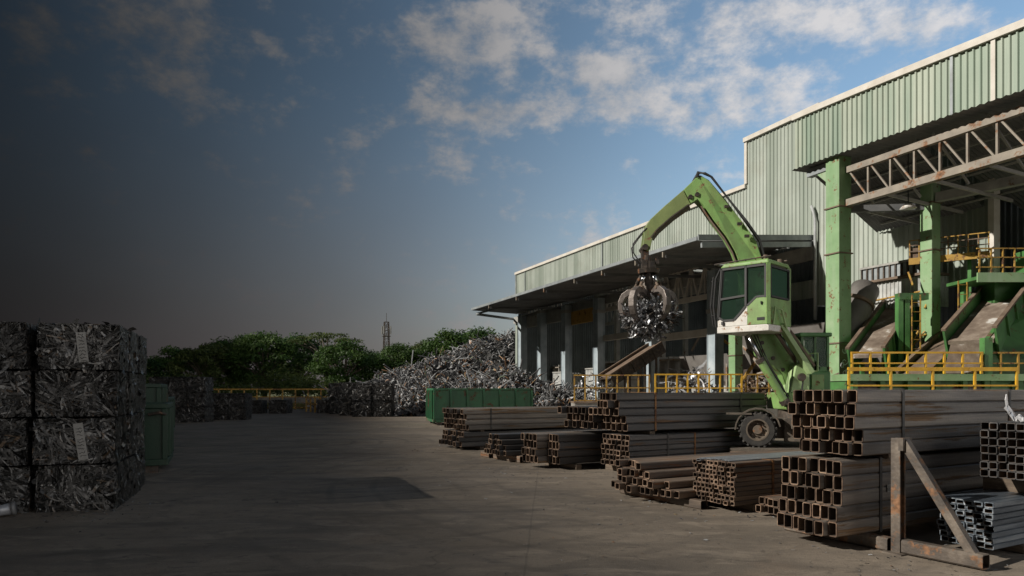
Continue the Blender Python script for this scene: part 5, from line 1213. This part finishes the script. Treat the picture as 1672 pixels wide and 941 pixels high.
    B(fr,'window_frame',m_black,cab)
    q=MB(); q.box(sp(1.0,.21,.05),(.05,.05,.07),rot=Matrix.Rotation(math.atan2(ds.y,ds.x),3,'Z')); q.tube([sp(.12,.56,.04),sp(.12,.62,.06)],.02,6); B(q,'door_handle',m_black,cab)
    q=MB(); q.box(sp(.14,.26,.04),(.16,.012,.06),rot=Matrix.Rotation(math.atan2(ds.y,ds.x),3,'Z')); B(q,'data_plate',m_ink,cab)
    # right face
    def rp(r,z,o=0): return cp(0,r,z)+oR*o
    slab([rp(0,zs),rp(SR,zs),rp(SR,.70),rp(0,.70)],.035,oR,'rear_panel',m_green)
    slab([rp(.07,.74),rp(SR-.07,.74),rp(SR-.07,ht-.07),rp(.07,ht-.07)],.012,oR,'rear_window',m_glass,0)
    fr=MB(); L_=[rp(.06,.73),rp(SR-.06,.73),rp(SR-.06,ht-.06),rp(.06,ht-.06),rp(.06,.73)]
    for i in range(4): fr.bar(L_[i]+oR*.02,L_[i+1]+oR*.02,.04,.05,up=oR)
    B(fr,'rear_window_frame',m_black,cab)
    # front windscreen, facing away to the left, and far side
    slab([cp(SL,.04,zs+.2),cp(SL,SR-.04,zs+.2),cp(SL-.1,SR-.04,ht),cp(SL-.1,.04,ht)],.012,ds,'windscreen',m_glass,0)
    slab([cp(SL,0,zs),cp(SL,SR,zs),cp(SL,SR,zs+.2),cp(SL,0,zs+.2)],.03,ds,'front_skirt',m_sill)
    slab([cp(.05,SR,zs),cp(SL,SR,zs),cp(SL,SR,.6),cp(.05,SR,.6)],.03,dr,'far_panel',m_green)
    q=MB(); q.tube([cp(SL+.06,-.02,zs),cp(SL+.1,-.05,.6),cp(SL+.05,-.05,1.2),cp(SL-.05,-.02,ht)],.022,6); q.tube([cp(SL+.12,-.02,zs+.02),cp(SL+.16,-.07,.6),cp(SL+.1,-.06,1.25)],.018,6)
    for z in (.4,.8,1.15): q.tube([cp(SL+.08,-.04,z),cp(SL+.15,-.06,z)],.014,5)
    B(q,'grab_rail',m_black,cab)
    # seat inside
    q=MB(); q.box(cp(.35,.5,.5),(.45,.45,.12),rz=2.35); q.box(cp(.16,.5,.82),(.12,.42,.62),rz=2.35); q.box(cp(.16,.5,1.2),(.1,.26,.18),rz=2.35); B(q,'operator_seat',m_black,cab,bev=.03)
    q=MB(); q.box(cp(.75,.25,.5),(.12,.12,.5),rz=2.35); q.tube([cp(.85,.5,.3),cp(.75,.5,.72)],.03,8); B(q,'control_console',m_black,cab)
    q=MB(); q.tube([rp(.12,zs,.06),rp(.12,.5,.1),rp(.4,.46,.12),rp(.62,.1,.12),rp(.8,-.25,.14)],.022,6); B(q,'handrail',m_green_pale,cab)
    # boom (rear plane), stick, hoses
    YB=15.75; TH=.34
    def BW_(px,py): return W(px,py,YB+max(-.15,(1215-px))*.0045)
    def outline(L_): return [BW_(px,py) for px,py in L_]
    bo=[(1262,520),(1248,440),(1246,427),(1235,394),(1214,365),(1184,327),(1159,296),(1152,291),(1146,288.5),(1141,289),(1136,291),(1117,309),(1129,332),(1139.5,325.5),(1149,335),(1165,359),(1187,387.5),(1200,410),(1208,432),(1214,460),(1224,520)]
    mb=MB(); mb.prism(outline(bo),(0,TH,0)); bm_=B(mb,'boom',m_green,bev=.012)
    sk=[(1116,310),(1085,336.5),(1062,358),(1056,367),(1053,377),(1050,400),(1056,410),(1062,407),(1066,388),(1069,381),(1076,374),(1101,352),(1128,333)]
    mb=MB(); mb.prism([p+Vector((0,.02,0)) for p in outline(sk)],(0,TH-.04,0)); st=B(mb,'stick',m_green_dull,bev=.01)
    # dark under-flange of the stick and boom
    def under_(L_,par,nm,ms):
        q=MB()
        for i in range(len(L_)-1): q.bar(BW_(*L_[i])+Vector((0,TH/2,-.012)),BW_(*L_[i+1])+Vector((0,TH/2,-.012)),TH+.05,.025,up=(0,0,1))
        B(q,nm,ms,par)
    under_([(1129,333),(1101,353),(1076,375),(1067,387)],st,'bottom_flange',m_grime)
    under_([(1149,336),(1165,360),(1187,388.5),(1200,411),(1209,436)],bm_,'bottom_flange',m_brown)
    q=MB()
    for (px,py) in ((1138,318),(1127,322)): c=BW_(px,py); q.tube([c+Vector((0,-.04,0)),c+Vector((0,TH+.04,0))],.05,14)
    B(q,'knuckle_pin',m_grime,bm_)
    for (px,py,a) in ((1172,352,0),(1193,380,0),(1205,400,0)):
        q=MB(); c=BW_(px+14,py-14); q.box(c+Vector((0,-.02,0)),(.1,.06,.06)); B(q,'hose_clamp',m_grime,bm_)
    for k in range(5):
        dy=-.03+k*.09; o=2+2*(k%3); q=MB()
        P=[(1249+o,438),(1248+o,427),(1237+o,392),(1216+o,362-o*.3),(1186+o,324-o*.4),(1160+o*.6,292-o),(1150,286-o*1.2),(1142,286-o*1.4),(1137,291-o*.2)]
        q.tube([BW_(px,py)+Vector((0,dy+.03*math.sin(i*2+k),0)) for i,(px,py) in enumerate(P)],.021,6); B(q,'hydraulic_hose',m_black,bm_)
    for k in range(2):
        q=MB(); P=[(1056,372),(1045,384),(1034-2*k,398+4*k),(1034,412+5*k),(1042,424+3*k),(1050,432)]
        q.tube([BW_(px+k*2,py)+Vector((0,.02+k*.22,0)) for px,py in P],.017,6); B(q,'grapple_hose',m_black,st)
    q=MB(); c=BW_(1053,404); q.tube([c+Vector((0,-.06,0)),c+Vector((0,TH+.06,0))],.07,14); q.box(c+Vector((.03,TH/2,-.16)),(.16,.2,.3)); B(q,'tip_joint',m_grime,st)
    # grapple
    YB=BW_(1056,440).y+TH/2; gc=W(1056,445,YB); gx=W(1062,478,YB)
    gx=Vector((gc.x+.04,gc.y,gx.z))
    mb=MB(); x,y=gx.x,gx.y
    mb.tube([(gc.x,y,W(0,418,YB).z),(gc.x,y,W(0,428,YB).z)],.11,12); mb.tube([(x,y,W(0,428,YB).z),(x,y,W(0,440,YB).z)],[.17,.17],14); mb.tube([(x,y,W(0,440,YB).z),(x,y,W(0,447,YB).z)],[.27,.24],16); mb.tube([(x,y,W(0,447,YB).z),(x,y,gx.z-.12)],[.15,.19],12)
    gr=B(mb,'grapple',m_grime)
    mb=MB(); mb.box((x-.12,y-.12,W(0,433,YB).z),(.12,.1,.18)); mb.box((x+.19,y-.05,W(0,427,YB).z),(.08,.1,.16)); B(mb,'rotator_valve',m_grime,gr)
    for i in range(5):
        a=rad(-62+72*i); d=Vector((math.cos(a),math.sin(a),0)); sd=Vector((-d.y,d.x,0)); o=Vector((x,y,gx.z))
        pr=[(.17,-.05,.11),(.30,.03,.13),(.46,.03,.14),(.59,-.05,.13),(.665,-.2,.12),(.67,-.36,.11),(.61,-.53,.09),(.48,-.66,.065),(.35,-.76,.035)]
        q=MB(); base=len(q.v)
        for k,(rr,zz,th_) in enumerate(pr):
            k0,k1=max(k-1,0),min(k+1,len(pr)-1); tx,tz=pr[k1][0]-pr[k0][0],pr[k1][1]-pr[k0][1]; l=math.hypot(tx,tz); nx,nz=-tz/l,tx/l
            wv=.075 if k<7 else .05
            for (so_,ho) in ((-1,-1),(1,-1),(1,1),(-1,1)):
                q.v.append(tuple(o+d*(rr+nx*ho*th_/2)+sd*so_*wv+Vector((0,0,zz+nz*ho*th_/2))))
        for k in range(len(pr)-1):
            for e_ in range(4): q.f.append((4*k+e_,4*k+(e_+1)%4,4*k+4+(e_+1)%4,4*k+4+e_)); q.m.append(0)
        q.f.append((3,2,1,0)); q.m.append(0); n_=4*(len(pr)-1); q.f.append((n_,n_+1,n_+2,n_+3)); q.m.append(0)
        B(q,'tine',m_tine,gr,bev=.008)
        p0=o+d*.15+Vector((0,0,.43)); p1=o+d*.36+Vector((0,0,.08)); pm=p0.lerp(p1,.62)
        q=MB(); q.tube([p0,pm],.05,10); B(q,'tine_ram',m_chrome if i%2==0 else m_grime,gr,smooth=True)
        q=MB(); q.tube([pm,p1],.032,10); B(q,'ram_rod',m_brown,gr); q=MB(); q.tube([p1-sd*.09,p1+sd*.09],.045,10); B(q,'ram_pin',m_brown,gr)
    # clump of scrap in the grapple
    r=random.Random(3); mb=MB(); cen=Vector((x+.02,y,W(0,517,YB).z))
    for i in range(900):
        d=Vector((r.gauss(0,1),r.gauss(0,1),r.gauss(0,1))).normalized(); f=r.uniform(.35,.95)
        p=cen+Vector((d.x*.62*f,d.y*.6*f,d.z*.42*f-.04)); tt=(d*r.uniform(0,1.2)+Vector((r.gauss(0,.6),r.gauss(0,.6),r.gauss(0,.6))))
        mb.ribbon(p,tt,(r.gauss(0,1),r.gauss(0,1),r.gauss(0,1)),r.uniform(.1,.3),r.uniform(.02,.08),5,.55,r)
    for i in range(130):
        d=Vector((r.gauss(0,1),r.gauss(0,1),r.gauss(0,.7)-.25)).normalized(); p=cen+Vector((d.x*.5,d.y*.5,d.z*.32)); e_=p+Vector((d.x*.25,d.y*.25,d.z*.2))*r.uniform(.5,1.3)
        mb.tube([p,p.lerp(e_,.5)+Vector((r.gauss(0,.03),r.gauss(0,.03),r.gauss(0,.03))),e_],.008,4,1)
    for i in range(5):
        for j in range(6):
            pass
    # dark tangled inside of the load
    n1,n2=14,9
    def sph(i,j):
        th_=2*math.pi*i/n1; ph=math.pi*j/n2; d=Vector((math.sin(ph)*math.cos(th_),math.sin(ph)*math.sin(th_),math.cos(ph))); k_=.8+.25*noise.noise(d*2.3)
        return cen+Vector((d.x*.5,d.y*.5,d.z*.32))*k_
    for i in range(n1):
        for j in range(n2): mb.poly([sph(i,j),sph((i+1)%n1,j),sph((i+1)%n1,j+1),sph(i,j+1)],2)
    tag(mb.build('scrap_load',[m_scrap_fine,m_grime,m_bale_core],recalc=False),'spiky ball of shiny scrap strips held in the grapple claws','scrap load')
    return t,c1,fw,ax,zd
ex,c1,fw,ax,zd=excavator()
# raised steel deck under the excavator's wheels
def deck():
    t=thing('steel_deck','low rusty steel deck carrying the excavator wheels','deck',(c1.x-.5*fw.x,c1.y-.5*fw.y,0),math.atan2(fw.y,fw.x))
    mb=MB(); mb.lohi((-.05,-.45,zd-.06),(3.6,2.3,zd-.002)); mb.build('plate',m_mud,t)
    mb=MB(); mb.lohi((-.05,-.5,zd-.16),(3.6,-.42,zd-.065)); mb.build('edge_beam',m_brown,t)
    for x in (.1,1.2,2.3,3.4):
        for y in (-.3,1.9): mb=MB(); mb.lohi((x-.1,y-.1,0),(x+.1,y+.1,zd-.07)); mb.build('foot',m_grime,t)
deck()
